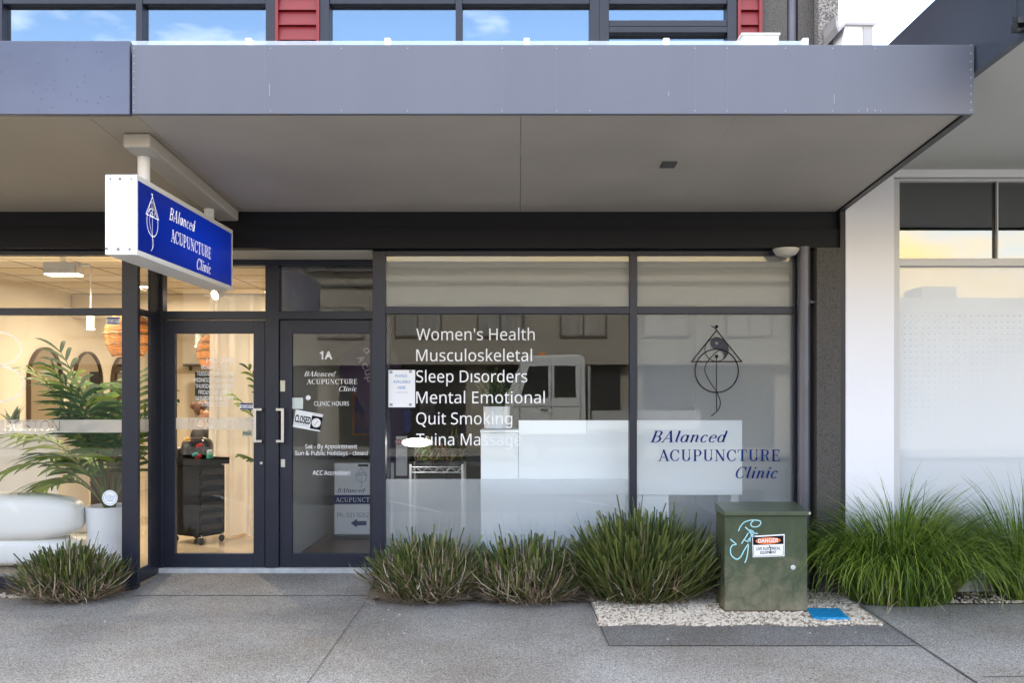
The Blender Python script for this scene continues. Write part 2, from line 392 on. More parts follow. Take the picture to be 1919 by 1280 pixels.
M_pave_dark = speckle('dark_aggregate_strip', (.03, .03, .03), (.34, .33, .32), (.16, .155, .152), 300)
M_pave_r = speckle('pale_aggregate_pavement', (.06, .056, .05), (.45, .43, .40), (.25, .238, .222), 300)
M_road = speckle('asphalt', (.03, .03, .03), (.14, .14, .135), (.065, .064, .063))
M_soil = mat('mulch', (.035, .022, .014), .95, 0, 0, 45, .8, 60, col2=(.13, .085, .055))
M_gap = mat('dark_joint_filler', (.02, .02, .02), .9)  # dark filler tone for joints

# ------------------------------------------------------------------ ground and street
def sheet(name, pts, m, lift=0.0, z=None):
    mb = MB(); mb.add([(x, y, (gz(y) if z is None else z) + lift) for x, y in pts], [tuple(range(len(pts)))])
    return struct(mb.build(name, m))
sheet('ground', [(-900, -900), (900, -900), (900, 900), (-900, 900)], mat('far_ground', (.12, .12, .10), .9, 0, .2, .1), z=-.62)
mb = MB(); mb.add([(-40, 1.2, gz(1.2)), (40, 1.2, gz(1.2)), (40, 7.72, gz(7.72)), (-40, 7.72, gz(7.72))], [(0, 1, 2, 3)])
mb.build('pavement', M_pave)['kind'] = 'structure'
struct(MB().box(-40, 40, 1.04, 1.2, gz(1.2) - .16, gz(1.2)).build('kerb', mat('kerb_concrete', (.3, .29, .28), .85, 0, .1, 8)))
struct(MB().add([(-60, -12, -.41), (60, -12, -.41), (60, 1.06, -.40), (-60, 1.06, -.40)], [(0, 1, 2, 3)]).build('road', M_road))
struct(MB().add([(-60, -40, -.26), (60, -40, -.26), (60, -12, -.26), (-60, -12, -.26)], [(0, 1, 2, 3)]).build('far_pavement', M_pave_r))
mb = MB()
for k in range(-4, 6):
    x = -2.4 + 3.4 * k
    mb.quad((x, -1.9, -.396), (x + .12, -1.9, -.396), (x + 1.97, 1.0, -.394), (x + 1.85, 1.0, -.394))
struct(mb.build('road_markings', mat('road_paint', (.75, .75, .73), .7, 0, .15, 20)))
sheet('pavement_edge_strip', [(.56, 5.74), (2.5, 5.74), (2.485, 6.24), (.545, 6.20)], M_pave_dark, .004)
sheet('side_pavement', [(2.52, 1.3), (14, 1.3), (14, 6.98), (2.52, 6.72)], M_pave_r, .004)
sheet('planting_bed', [(-1.10, 6.86), (.53, 6.80), (.53, 7.26), (-1.10, 7.26)], M_soil, .004)
sheet('corner_planting_bed', [(-14, 6.93), (-3.4, 6.93), (-3.02, 7.18), (-3.02, 7.26), (-14, 7.26)], M_soil, .004)
sheet('side_planting_bed', [(2.53, 6.72), (14, 6.98), (14, 7.3), (2.53, 7.3)], M_soil, .006)
sheet('gravel_bed', [(.53, 6.20), (2.50, 6.24), (2.50, 7.3), (.53, 7.3)], mat('gravel_dust', (.42, .37, .31), .9, 0, .25, 60, .6, 90), .004)
mb = MB()
def joint(x0, y0, x1, y1, wd=.009, z=.0075):
    dx, dy = x1 - x0, y1 - y0; l = math.hypot(dx, dy); nx, ny = -dy / l * wd / 2, dx / l * wd / 2
    mb.add([(x0 + nx, y0 + ny, gz(y0) + z), (x1 + nx, y1 + ny, gz(y1) + z), (x1 - nx, y1 - ny, gz(y1) + z), (x0 - nx, y0 - ny, gz(y0) + z)], [(0, 1, 2, 3)])
joint(-1.135, 7.1, -1.21, 1.3, .005); joint(2.49, 6.7, 2.60, 1.3, .010); joint(.526, 6.82, .565, 5.74, .008)
joint(2.6, 5.15, 9, 5.35, .008); joint(.56, 5.735, 2.6, 5.735, .005)
struct(mb.build('pavement_joints', mat('joint_filler', (.08, .07, .06), .9)))
mb = MB().add([(-2.98, 7.02, gz(7.02) + .005), (-1.16, 7.02, gz(7.02) + .005), (-1.16, 7.62, -.012), (-3.0, 7.62, -.012)], [(0, 1, 2, 3)])
struct(mb.build('entry_ramp', M_pave))

# gravel: loose stones, nobody could count them
def icos():
    p = (1 + 5 ** .5) / 2
    v = [(-1, p, 0), (1, p, 0), (-1, -p, 0), (1, -p, 0), (0, -1, p), (0, 1, p), (0, -1, -p), (0, 1, -p), (p, 0, -1), (p, 0, 1), (-p, 0, -1), (-p, 0, 1)]
    f = [(0, 11, 5), (0, 5, 1), (0, 1, 7), (0, 7, 10), (0, 10, 11), (1, 5, 9), (5, 11, 4), (11, 10, 2), (10, 7, 6), (7, 1, 8), (3, 9, 4), (3, 4, 2), (3, 2, 6), (3, 6, 8), (3, 8, 9), (4, 9, 5), (2, 4, 11), (6, 2, 10), (8, 6, 7), (9, 8, 1)]
    return [tuple(c / 1.9 for c in q) for q in v], f
IV, IF = icos()
def stones(mb, n, region, r0, r1, lift=0):
    for _ in range(n):
        x, y = region()
        r = rnd.uniform(r0, r1); a = rnd.uniform(0, 6.28); ca, sa = math.cos(a), math.sin(a); sx, sy, sz = rnd.uniform(.8, 1.4), rnd.uniform(.7, 1.1), rnd.uniform(.5, .8)
        z = gz(y) + lift + rnd.uniform(.002, .012)
        vs = []
        for q in IV:
            j = rnd.uniform(.8, 1.2) * r
            u, v = q[0] * j * sx, q[1] * j * sy
            vs.append((x + u * ca - v * sa, y + u * sa + v * ca, z + q[2] * j * sz))
        mb.add(vs, IF, rnd.choice((0, 0, 0, 1, 2)))
mb = MB()
def reg_a():
    while True:
        x, y = rnd.uniform(.55, 2.46), rnd.uniform(6.17, 7.2)
        if y > 6.19 + .02 * math.sin(x * 9) + (.0 if rnd.random() < .97 else -.1) and (y < 6.9 or rnd.random() < .4): return x, y
stones(mb, 10500, reg_a, .006, .0135)
def reg_b(): return rnd.uniform(-5, -3.5), 6.93 + abs(rnd.gauss(0, .06))
stones(mb, 500, reg_b, .007, .014)
def reg_c(): return rnd.uniform(2.55, 5), 6.78 + (rnd.uniform(0, 1) ** 2) * .3
stones(mb, 1100, reg_c, .007, .014)
def reg_d(): return rnd.uniform(-1.2, 4.2), rnd.uniform(5.6, 6.6)
stones(mb, 14, reg_d, .005, .009)
g_ = mb.build('gravel', [mat('limestone_chip', (.62, .55, .46), .85, 0, .08, 30), mat('cream_chip', (.50, .42, .33), .85, 0, .1, 30), mat('brown_chip', (.27, .205, .145), .9, 0, .1, 30)])
g_['kind'] = 'stuff'

# ------------------------------------------------------------------ the shop building
B = thing('commercial_building', 'two storey commercial building with charcoal shopfronts, red upper cladding and a wide grey canopy', 'building', (0, F, 0))
def frame_rect(mb, px0, py0, px1, py1, Y, th, l, t, r, b):
    """frame bars inside a pixel rectangle, widths l t r b in pixels; butted, no overlap"""
    mb.pbox(px0, py0, px0 + l, py1, Y, th); mb.pbox(px1 - r, py0, px1, py1, Y, th)
    if t: mb.pbox(px0 + l, py0, px1 - r, py0 + t, Y + .001, th - .002)
    if b: mb.pbox(px0 + l, py1 - b, px1 - r, py1, Y + .001, th - .002)

# upper storey: wall with openings left between
ux = lambda px: PX(px, F)
ZU0, ZU1 = 2.85, 4.95
mb = MB()
mb.box(-14, ux(1426) , F + .02, F + .25, 5.0, 8.2)                      # wall above the windows, carried up out of view to block the sun
mb.box(-14, ux(1426), F + .04, F + .25, ZU0, PZ(215, F))                # spandrel behind the canopy
mb.build('upper_wall', mat('upper_wall_paint', (.06, .06, .07), .7, 0, .1, 2), B)
mb = MB().box(-14, 2.49, F + .3, 17, 8.0, 8.2)  # roof out of view, put on to block the sun
mb.build('roof', mat('roof_membrane', (.2, .2, .2), .8), B)
mb = MB().box(2.40, 2.49, F + .26, 17, -.1, 8.0).box(-14, -13.9, F + .3, 17, -.1, 8.0).box(-13.9, 2.40, 16.9, 17, -.1, 8.0)
mb.build('side_wall', mat('side_wall_render', (.5, .5, .5), .8), B)
mb = MB().box(-13.9, 2.39, F + .27, 16.88, 2.86, 3.0)
mb.build('floor_slab', mat('dark_slab', (.1, .1, .1), .8), B)
mb = MB().box(-13.9, 2.39, F + 3.0, F + 3.1, 3.02, 7.9)
mb.build('upper_partition', mat('upper_room_wall', (.10, .10, .11), .8), B)
def upper_window(px0, px1, bars, label=None, split=False):
    f = MB(); Y = F
    zt, zb = 5.0, PZ(215, F)
    edges = [px0] + bars + [px1]
    x0, x1 = ux(px0), ux(px1)
    f.box(x0, ux(px0 + 18), Y - .02, Y + .12, zb, zt); f.box(ux(px1 - 18), x1, Y - .02, Y + .12, zb, zt)
    for b in bars: f.box(ux(b - 6), ux(b + 6), Y - .015, Y + .12, zb, zt)
    segs = []
    for i in range(len(edges) - 1):
        a = ux(edges[i] + (18 if i == 0 else 6)); b = ux(edges[i + 1] - (18 if i == len(edges) - 2 else 6))
        segs.append((a, b))
        f.box(a, b, Y - .01, Y + .12, zt - .45, zt)                      # tall dark bar across the top of each pane
        if split:
            f.box(a, b, Y - .012, Y + .12, PZ(50, F), PZ(38, F)); f.box(a, b, Y - .02, Y + .12, PZ(62, F), PZ(51, F))
    o = f.build('window', M_frame, B, .004)
    for a, b in segs:
        if split:
            MB().box(a, b, Y + .05, Y + .058, PZ(38, F), zt - .45).build('pane', M_glass_up, o)
            MB().box(a, b, Y + .05, Y + .058, zb, PZ(62, F)).build('pane', M_glass_up, o)
        else:
            MB().box(a, b, Y + .05, Y + .058, zb, zt - .45).build('pane', M_glass_up, o)
        MB().box(a + .04, b - .04, Y + .25, Y + .26, zb, zt - .5).build('blind', mat('window_blind', (.10, .11, .12), .8, 0, .04, 4), o)
    return o
upper_window(-760, 517, [-500, -240, 0, 262])
upper_window(600, 1123, [860])
upper_window(1119 + 4, 1380, [], split=True)
def boards(px0, px1):
    mb = MB(); z = PZ(215, F); x0, x1 = ux(px0), ux(px1)
    while z < 5.0:
        mb.prism([(F - .012, z), (F - .012, z + .004), (F + .012, z + .112), (F + .04, z + .112), (F + .04, z)], 'x', x0, x1)
        z += .118
    o = mb.build('cladding', M_red, B)
    MB().box(x0 - .012, x0 + .012, F - .03, F - .012, PZ(215, F), 5.0).box(x1 - .012, x1 + .012, F - .03, F - .012, PZ(215, F), 5.0).build('cladding_trim', M_red, o)
boards(520, 597); boards(1384, 1424)
MB().box(ux(1427), ux(1475), F - .0, F + .3, ZU0, 8.2).box(ux(1475), ux(1497), F + .12, F + .3, ZU0, 8.2).box(ux(1497), ux(1527), F + .02, F + .3, ZU0, 8.2).build('upper_concrete_wall', M_concrete, B)
MB().box(ux(1527.5), 2.49, F - .08, F + .26, 2.92, 8.2).build('upper_pillar', mat('pale_aggregate_concrete', (.05, .046, .045), .7, 0, 0, 80, .5, 80, col2=(.30, .28, .27), detail=3, thr=(.38, .64)), B)
MB().tube([(ux(1486), F + .055, 2.95), (ux(1486), F + .055, 8)], .042, 16).build('downpipe', M_pipe, B, smooth=True)

# canopy over the clinic: fascia at Y 5.08, soffit falling slightly to the wall
YC = 5.08; SC = FPX / YC
cxz = lambda px: (px - CX) / SC
zt, zb = EYE + (HY - 83) / SC, EYE + (HY - 213) / SC
xl, xr = cxz(247), cxz(1826)
can = MB().box(xl, xr, YC, YC + .03, zb, zt).build('canopy', M_fascia, B, .003)
mb = MB()
zs0, zs1 = zb + .012, PZ(400, F)
def soffit(mb, x0, x1, y0=YC + .03, y1=F - .02):
    a = zs0; b = zs1
    mb.add([(x0, y0, a), (x1, y0, a), (x1, y1, b), (x0, y1, b), (x0, y0, a + .02), (x1, y0, a + .02), (x1, y1, b + .02), (x0, y1, b + .02)],
           [(0, 1, 2, 3), (4, 7, 6, 5), (0, 4, 5, 1), (1, 5, 6, 2), (2, 6, 7, 3), (3, 7, 4, 0)])
g = .003
soffit(mb, xl + g, .01); soffit(mb, .01 + g, 1.22); soffit(mb, 1.22 + .0012, xr - .05)
mb.build('soffit', M_soffit, can)
MB().box(xl, xr - .03, YC + .035, F - .03, zt - .06, zt - .03).build('canopy_roof', mat('canopy_sheet', (.35, .36, .38), .5, 0, .1, 2), can)
def slopebar(mb, x0, x1, y0, y1, d0, d1):
    f = lambda y: zs0 + (zs1 - zs0) * (y - YC - .03) / (F - YC - .05)
    mb.add([(x0, y0, f(y0) + d0), (x1, y0, f(y0) + d0), (x1, y1, f(y1) + d0), (x0, y1, f(y1) + d0), (x0, y0, f(y0) + d1), (x1, y0, f(y0) + d1), (x1, y1, f(y1) + d1), (x0, y1, f(y1) + d1)],
           [(0, 3, 2, 1), (4, 5, 6, 7), (0, 1, 5, 4), (1, 2, 6, 5), (2, 3, 7, 6), (3, 0, 4, 7)])
mb = MB(); slopebar(mb, xr - .045, xr, YC + .032, F - .03, -.012, .34)
mb.build('side_fascia', mat('black_flashing_and_recess', (.014, .014, .016), .45), can)
mb = MB()
for k in range(9): mb.add(*[([(xl + .012 + .004 * math.cos(a), YC - .002, zb + .02 + k * .043 + .004 * math.sin(a)) for a in [i * 1.047 for i in range(6)]], [tuple(range(6))])][0])
for px in (507, 640, 764, 941, 1043, 1106, 1302, 1362, 1472, 1560, 1640):
    for zz in (zt - .02, zb + .018):
        mb.add([(cxz(px) + .004 * math.cos(a), YC - .002, zz + .004 * math.sin(a)) for a in [i * 1.047 for i in range(6)]], [tuple(range(6))])
for k in range(9): mb.add([(xr - .02 + .005 * math.cos(a), YC - .002, zb + .02 + k * .045 + .006 * math.sin(a)) for a in [i * 1.047 for i in range(6)]], [tuple(range(6))])
for px, py, l in ((505, 168, 24), (1609, 207, 4), (1625, 205, 7), (1640, 206, 3), (1650, 207, 3), (1563, 185, 18), (1253, 175, 8)):
    mb.box(cxz(px) - .0015, cxz(px) + .002, YC - .0021, YC - .0015, EYE + (HY - py - l / 2) / SC, EYE + (HY - py + l / 2) / SC)
mb.build('fixings', mat('worn_screw_metal', (.30, .30, .32), .5, .2), can)
mb = MB()
for px in (496, 941, 1042, 1303, 1363, 1560): mb.box(cxz(px) - .0012, cxz(px) + .0012, YC - .0004, YC + .001, zb + .004, zt - .004)
mb.build('panel_seam', mat('seam_line', (.15, .15, .18), .5), can)
MB().box(PX(1239, 6.0), PX(1266, 6.0), 5.94, 6.06, zs0 + (zs1 - zs0) * .42 - .012, zs0 + (zs1 - zs0) * .42 + .004).build('soffit_vent', mat('vent_grey', (.07, .07, .07), .5), can)
# canopy of the salon next door on the same building
z2t, z2b = EYE + (HY - 77) / SC, EYE + (HY - 215) / SC
can2 = MB().box(-9.5, xl - .008, YC - .012, YC + .03, z2b, z2t).build('canopy', M_fascia2, B, .003, label='darker bluish canopy panel beyond the seam')
mb = MB(); soffit(mb, cxz(153), xl + .0); soffit(mb, -6.0, cxz(153) - g); soffit(mb, -9.5, -6.0 - g)
mb.build('soffit', mat('cream_soffit_paint', (.40, .345, .27), .7, 0, .05, .7), can2)
MB().box(-9.5, xl - .02, YC + .035, F - .03, z2t - .06, z2t - .03).build('canopy_roof', mat('canopy_sheet', (.35, .36, .38), .5), can2)
mb = MB()
for _ in range(26):
    x, z = rnd.uniform(-2.9, -2.2), rnd.uniform(z2b + .02, z2t - .02)
    mb.add([(x + .004 * math.cos(a), YC - .0135, z + .004 * math.sin(a)) for a in [i * 1.047 for i in range(6)]], [tuple(range(6))])
mb.build('rivet_heads', mat('rivet_dark', (.04, .04, .06), .4), can2)
# glass upstand along the canopy top
YG = 5.32
ups = MB().box(PX(247, YG), PX(1513, YG), YG, YG + .012, zt - .03, PZ(76, YG)).build('glass_upstand', film('upstand_glass', (.75, .85, .95), .6), B)
for px in (467, 727, 987, 1248, 1508):
    MB().box(PX(px - 5.5, YG), PX(px + 5.5, YG), YG - .02, YG + .03, zt - .03, PZ(72.5, YG)).build('post', M_white, ups, .003)

# beam over the shopfronts, in two steps
MB().box(-14, ux(1571), F - .06, F + .24, PZ(433, F), zs1 + .03).build('beam', M_beam, B)
MB().box(-14, ux(1568), F - .09, F + .2, PZ(468, F), PZ(433, F) - .004).box(-14, ux(1560), F - .1, F - .07, PZ(434.5, F), PZ(432, F)).build('beam_cladding', M_beam, B)
MB().box(PX(300, D) - .02, PX(697, F), F + .02, D + .1, PZ(470, F), PZ(470, F) + .06).build('recess_ceiling', mat('recess_cream', (.55, .50, .42), .7), B)

# pillar, black edge, and a black strip painting in the recess shade
MB().box(ux(1520), ux(1564), F - .14, F + .2, -.1, PZ(469, F)).build('pillar', M_concrete, B, .004)
MB().box(ux(1512), ux(1519.8), F - .02, F + .2, -.1, PZ(469, F)).box(ux(1565), ux(1575), F - .12, F + .2, -.1, zs1 + .02).build('edge_flashing_recess_dark', mat('black_flashing_and_recess', (.014, .014, .016), .45), B)
pp = MB().tube([(ux(1501), F - .07, .0), (ux(1501), F - .07, PZ(468, F) + .01)], .047, 18).build('downpipe', M_pipe, B, smooth=True)
MB().tube([(ux(1501), F - .07, PZ(572, F)), (ux(1501), F - .07, PZ(564, F))], .051, 18).box(ux(1507), ux(1522), F - .09, F - .05, PZ(570, F), PZ(566, F)).build('bracket', M_pipe, pp)
# white security light under the beam
sl_ = MB().lathe([(.02, -.055), (.075, -.035), (.1, 0), (.1, .012)], (ux(1466), F - .1, PZ(473, F)), 20).build('security_light', mat('cream_plastic', (.5, .49, .46), .4), B, smooth=True)

# --- clinic shopfront window
def win_root(name, mb, label=None): return mb.build(name, M_frame, B, .003, label=label)
mb = MB()
TH = .1
mb.pbox(698, 470, 722, 1108, F, TH); mb.pbox(1180, 470, 1194, 1104, F + .002, TH - .004); mb.pbox(1488, 470, 1512, 1104, F + .002, TH - .004)
for a, b in ((722, 1180), (1194, 1488)):
    mb.pbox(a, 469, b, 478, F + .004, TH - .008); mb.pbox(a, 575, b, 588, F + .004, TH - .008); mb.pbox(a, 1088, b, 1106, F + .004, TH - .008)
cw = win_root('shop_window', mb, 'clinic window with a clear pane and a frosted pane')
GY = F + .035
def pane(px0, py0, px1, py1, Y, m, par, name='pane'): return MB().pbox(px0, py0, px1, py1, Y, .006).build(name, m, par)
pane(722, 478, 1180, 575, GY, M_glass_dark, cw); pane(1194, 478, 1488, 575, GY, M_glass_dark, cw)
pane(722, 588, 1180, 1088, GY, M_glass_dark, cw); pane(1194, 588, 1488, 1088, GY, M_glass_dark, cw)
mb = MB(); mb.pbox(722.5, 478.5, 1179.5, 574.5, GY + .009, .002); mb.pbox(1194.5, 478.5, 1487, 574.5, GY + .009, .002)
mb.build('frosted_film', M_film_t, cw)
MB().pbox(722.5, 898, 1179.5, 1087, GY + .009, .002).build('frosted_film', M_film, cw)
MB().pbox(1194.5, 588.5, 1487, 1087, GY + .009, .002).build('frosted_film', film('thin_frosted_film', (.86, .87, .90), .79), cw)
mb = MB(); fm = FR(GY - .003)
for i, (s_, x1) in enumerate((("Women's Health", 1002), ('Musculoskeletal', 997), ('Sleep D\u0131sorders', 988), ('Mental Emotional', 1021), ('Quit Smoking', 960), ('Tuina Massage', 977))):
    b_ = 637.5 + 39.5 * i
    put_text(mb, s_, 780, x1, b_, b_ - 22, fm)
mb.build('lettering', M_white_vinyl, cw)
mb = MB()
put_logo(mb, 1343, 618.8, 1000 / 3.764, 1000 / 3.764, FR(GY - .003), 0, 7.5, True, 1)
mb.build('logo', [M_black_vinyl, M_grey_vinyl], cw)
mb = MB()
put_serif(mb, 'BAlanced', 1217, 1363, 829.5, 807.5, fm, .30, None, .05)
put_serif(mb, 'ACUPUNCTURE', 1234, 1463, 864.5, 843, fm, 0, None, .05)
put_serif(mb, 'Clinic', 1375, 1459, 897, 875, fm, .30, None, .05)
mb.build('lettering', M_blue_vinyl, cw)

# --- salon shopfront window and return
mb = MB()
mb.pbox(228, 470, 258, 1104, F, .05); mb.pbox(-700, 469, 228, 478, F + .004, TH - .008); mb.pbox(-700, 577, 228, 590, F + .004, TH - .008); mb.pbox(-700, 1081, 228, 1103, F + .004, TH - .008)
for p in (-330, -712): mb.pbox(p, 470, p + 12, 1103, F + .002, TH - .004)
sw = win_root('shop_window', mb, 'salon window with a frosted band across it')
for a, b in ((-318, 228),):
    pane(a, 478, b, 577, GY, M_glass, sw); pane(a, 590, b, 1081, GY, M_glass, sw)
pane(-700, 478, -330, 1081, GY, M_glass, sw)
mb = MB(); fm = FR(GY - .003)
def clean_band(mb, x0, x1, y0, y1, body, tx0, tx1, fm, bold=-.014):
    """rectangle minus letters: scan-filled from the letters' own outlines"""
    vs, fs = text2d(body, bold)
    a = min(v[0] for v in vs); b = max(v[0] for v in vs); sx = (tx1 - tx0) / (b - a)
    cap, base = y0 + 1.2, y1 - 1.2; sy = (cap - base) / CAPH
    bm = bmesh.new()
    bv = [bm.verts.new((tx0 + (v[0] - a) * sx, base + v[1] * sy, 0)) for v in vs]
    for f in fs:
        try: bm.faces.new([bv[i] for i in f])
        except ValueError: pass
    bmesh.ops.remove_doubles(bm, verts=bm.verts, dist=1e-4)
    inner = [e for e in bm.edges if len(e.link_faces) == 2]
    bmesh.ops.delete(bm, geom=bm.faces[:], context='FACES_ONLY')
    bmesh.ops.delete(bm, geom=inner, context='EDGES')
    q = [bm.verts.new((x, y, 0)) for x, y in ((x0, y0), (x1, y0), (x1, y1), (x0, y1))]
    for i in range(4): bm.edges.new((q[i], q[(i + 1) % 4]))
    bmesh.ops.triangle_fill(bm, use_beauty=True, use_dissolve=False, edges=bm.edges[:])
    bm.verts.index_update()
    mb.add([fm(v.co.x, v.co.y) for v in bm.verts], [tuple(v.index for v in f.verts) for f in bm.faces])
    bm.free()
clean_band(mb, -318, 228, 787, 811, 'BOSTON', 9, 112, fm)
mb.build('frosted_band', M_band, sw)
mb = MB()
arc = [( -10 + 50 * math.cos(R(a)) , 654 + 32 * math.sin(R(a))) for a in range(-90, 91, 9)]
mb.stroke([(-60, 622)] + arc[0:] + [(-60, 686)], 4, fm)
arc = [( -8 + 53 * math.cos(R(a)) , 720 + 34 * math.sin(R(a))) for a in range(-90, 91, 9)]
mb.stroke([(-60, 686)] + arc + [(-60, 754)], 4, fm)
mb.stroke([(-60, 620), (-60, 756)], 4, fm)
mb.build('lettering', film('white_outline_vinyl', (.8, .8, .8), .15), sw)
# return panel at the side of the recess
XR = PX(258, F); mb = MB()
def rbox(mb, y0, y1, z0, z1, x0=XR - .022, x1=XR): mb.box(x0, x1, y0, y1, z0, z1)
zr0, zr1 = -.02, PZ(470, F)
rbox(mb, 7.48, D + .06, zr0, zr1)
for z0, z1 in ((zr0, .09), (PZ(590, F) - .0, PZ(577, F)), (zr1 - .03, zr1)): rbox(mb, F + .052, 7.48, z0, z1, XR - .021, XR - .001)
rt = win_root('return_window', mb)
MB().box(XR - .012, XR - .007, F + .052, 7.48, .09, PZ(590, F)).box(XR - .012, XR - .007, F + .052, 7.48, PZ(577, F), zr1 - .03).build('pane', M_glass, rt)
MB().box(XR - .0165, XR - .0145, F + .052, 7.48, PZ(811, F), PZ(787, F)).build('frosted_band', M_band, rt)

# --- doors in the recess
mb = MB()
mb.pbox(297, 470, 305, 1070, D, .1); mb.pbox(497, 497, 522, 1073, D - .004, .11); mb.pbox(305, 583, 497, 598, D, .1); mb.pbox(522, 583, 730, 598, D, .1)
mb.pbox(305, 486, 730, 497, D + .002, .1); mb.pbox(715, 498, 730, 1073, D, .1)
df = win_root('door_frame', mb)
pane(305, 497, 497, 583, D + .04, M_glass, df, 'transom_pane'); pane(522, 497, 715, 583, D + .04, M_glass_dark, df, 'transom_pane')
MB().pbox(297, 1066, 730, 1077, D - .03, .2).build('threshold', mat('worn_sill_concrete', (.5, .49, .47), .7, 0, .15, 12), B)
def door(px0, px1, gx0, gx1, label, gm, par):
    mb = MB(); Y = D + .02
    mb.pbox(px0, 600, gx0, 1067, Y, .05); mb.pbox(gx1, 600, px1, 1067, Y, .05); mb.pbox(gx0, 600, gx1, 625, Y + .001, .048); mb.pbox(gx0, 1038, gx1, 1067, Y + .001, .048)
    d = mb.build('door', M_frame, B, .003, label=label)
    pane(gx0, 625, gx1, 1038, Y + .02, gm, d, 'glass')
    return d
d1 = door(306, 496, 328, 475, 'left glazed door of the salon', M_glass, B)
d2 = door(524, 714, 547, 693, 'right glazed door of the clinic', M_glass_dark, B)
def handle(px, d, s):
    Y = D + .02; x = PX(px, Y); z0, z1 = PZ(829, Y), PZ(765, Y)
    mb = MB().box(x - .011, x + .011, Y - .075, Y - .05, z0, z1)
    for z in (z0, z1 - .022): mb.box(x - .011 + min(0, s) * .045, x + .011 + max(0, s) * .045, Y - .07, Y - .052, z, z + .022).box(x + s * .045 - .01, x + s * .045 + .01, Y - .052, Y, z + .001, z + .021)
    mb.build('handle', M_steel, d, .003)
handle(482, d1, 1); handle(533.5, d2, -1)
Y = D + .02
mb = MB(); mb.lathe([(.012, 0), (.012, .01)], (0, 0, 0), 14)
mb.v = [(PX(490, Y) + a, Y - b, PZ(868, Y) + c) for a, c, b in mb.v]
mb.build('lock', M_steel, d1)
MB().pbox(526, 861, 534, 876, Y - .006, .006).build('lock', M_steel, d2, .002)
MB().pbox(525, 713, 534, 734, Y - .01, .01).build('bolt_plate', mat('cream_plate', (.62, .58, .45), .5), d2, .003)
fm = FR(Y + .017)
mb = MB()
for s_, x0, x1, b_ in (('HOURS', 387, 437, 680), ('MONDAY CLOSED', 377, 428, 692), ('TUESDAY 9AM-5:30PM', 369, 437, 704), ('WEDNESDAY 9AM-5:15PM', 363, 440, 716), ('THURSDAY 9AM-8:00PM', 366, 438, 727.5), ('FRIDAY 9AM-5:30PM', 372, 433, 739), ('SATURDAY 9AM-3:2PM', 366, 437, 750), ('SUNDAY CLOSED', 378, 427, 761.5)):
    put_text(mb, s_, x0, x1, b_, b_ - (9.5 if s_ == 'HOURS' else 7.6), fm, .008)
mb.build('lettering', M_white_vinyl, d1)
mb = MB(); clean_band(mb, 328.5, 474.5, 783, 805, 'BOSTON', 353, 449, fm); mb.build('frosted_band', M_band, d1)
mb = MB()
put_text(mb, '1A', 599, 623, 673, 659, fm, .03)
put_serif(mb, 'BAlanced', 569, 629, 705.5, 696, fm, .3, None, .06, 1.15); put_serif(mb, 'ACUPUNCTURE', 575, 670, 720, 710.5, fm, 0, None, .05, 1.1); put_serif(mb, 'Clinic', 634, 669, 733.5, 724, fm, .3, None, .05, 1.15)
for s_, x0, x1, b_ in (('CLINIC HOURS', 588.5, 654, 760.5), ('Sat - By Appointment', 572, 669, 841), ('Sun & Public Holidays - closed', 553, 689, 853.5), ('ACC Accredited', 586, 656, 890.5)):
    put_text(mb, s_, x0, x1, b_, b_ - 8, fm, .006)
mb.build('lettering', M_white_vinyl, d2)

# --- rooms behind the glass
M_cream = mat('salon_wall_paint', (.72, .64, .51), .7, 0, .03, 1)
XP = PX(509, D)
MB().box(-7.5, XR - .06, F + .1, 15.0, -.06, .012).box(XR - .06, XP - .06, D + .1, 15.0, -.06, .012).build('salon_floor', mat('polished_concrete_floor', (.42, .34, .24), .12, 0, .1, 1.5), B)
MB().box(XP + .06, 2.39, D + .1, 13, -.06, .012).build('clinic_floor', mat('timber_floor', (.20, .115, .065), .35, 0, .25, 1.2, stretch=(1, 9, 1)), B)
MB().box(XP - .05, XP + .05, D + .11, 15.1, .012, 2.85).build('party_wall', mat('clinic_wall_paint', (.46, .46, .45), .7, 0, .02, 1), B)
MB().box(XP + .05, 2.39, 12.4, 12.5, .012, 2.85).build('clinic_back_wall', mat('clinic_back_paint', (.10, .092, .073), .7, 0, .04, 1), B)
MB().box(-7.4, XP - .05, 15.0, 15.1, .012, 2.85).build('salon_back_wall', M_cream, B)
MB().box(-5.95, -5.85, F + .12, 15.0, .012, 2.85).build('salon_side_wall', M_cream, B)
mb = MB()
mb.box(-5.85, XP - .05, F + .27, 15.0, 2.80, 2.84)
mb.build('salon_ceiling', mat('ceiling_tile', (.62, .54, .42), .8, 0, .03, 1), B)
mb = MB()
for k in range(14): mb.box(-5.8, XP - .06, F + .5 + .6 * k, F + .512 + .6 * k, 2.796, 2.799)
for k in range(7): mb.box(-5.6 + .6 * k, -5.588 + .6 * k, F + .3, 14.9, 2.7955, 2.7985)
mb.build('ceiling_grid', mat('ceiling_grid_line', (.30, .24, .17), .8), B)
MB().box(-5.84, XP - .05, 12.0, 12.3, 2.5, 2.795).build('bulkhead', M_cream, B)
MB().box(XP + .05, 2.39, F + .27, 12.4, 2.80, 2.84).build('clinic_ceiling', mat('clinic_ceiling_tile', (.34, .34, .33), .8), B)

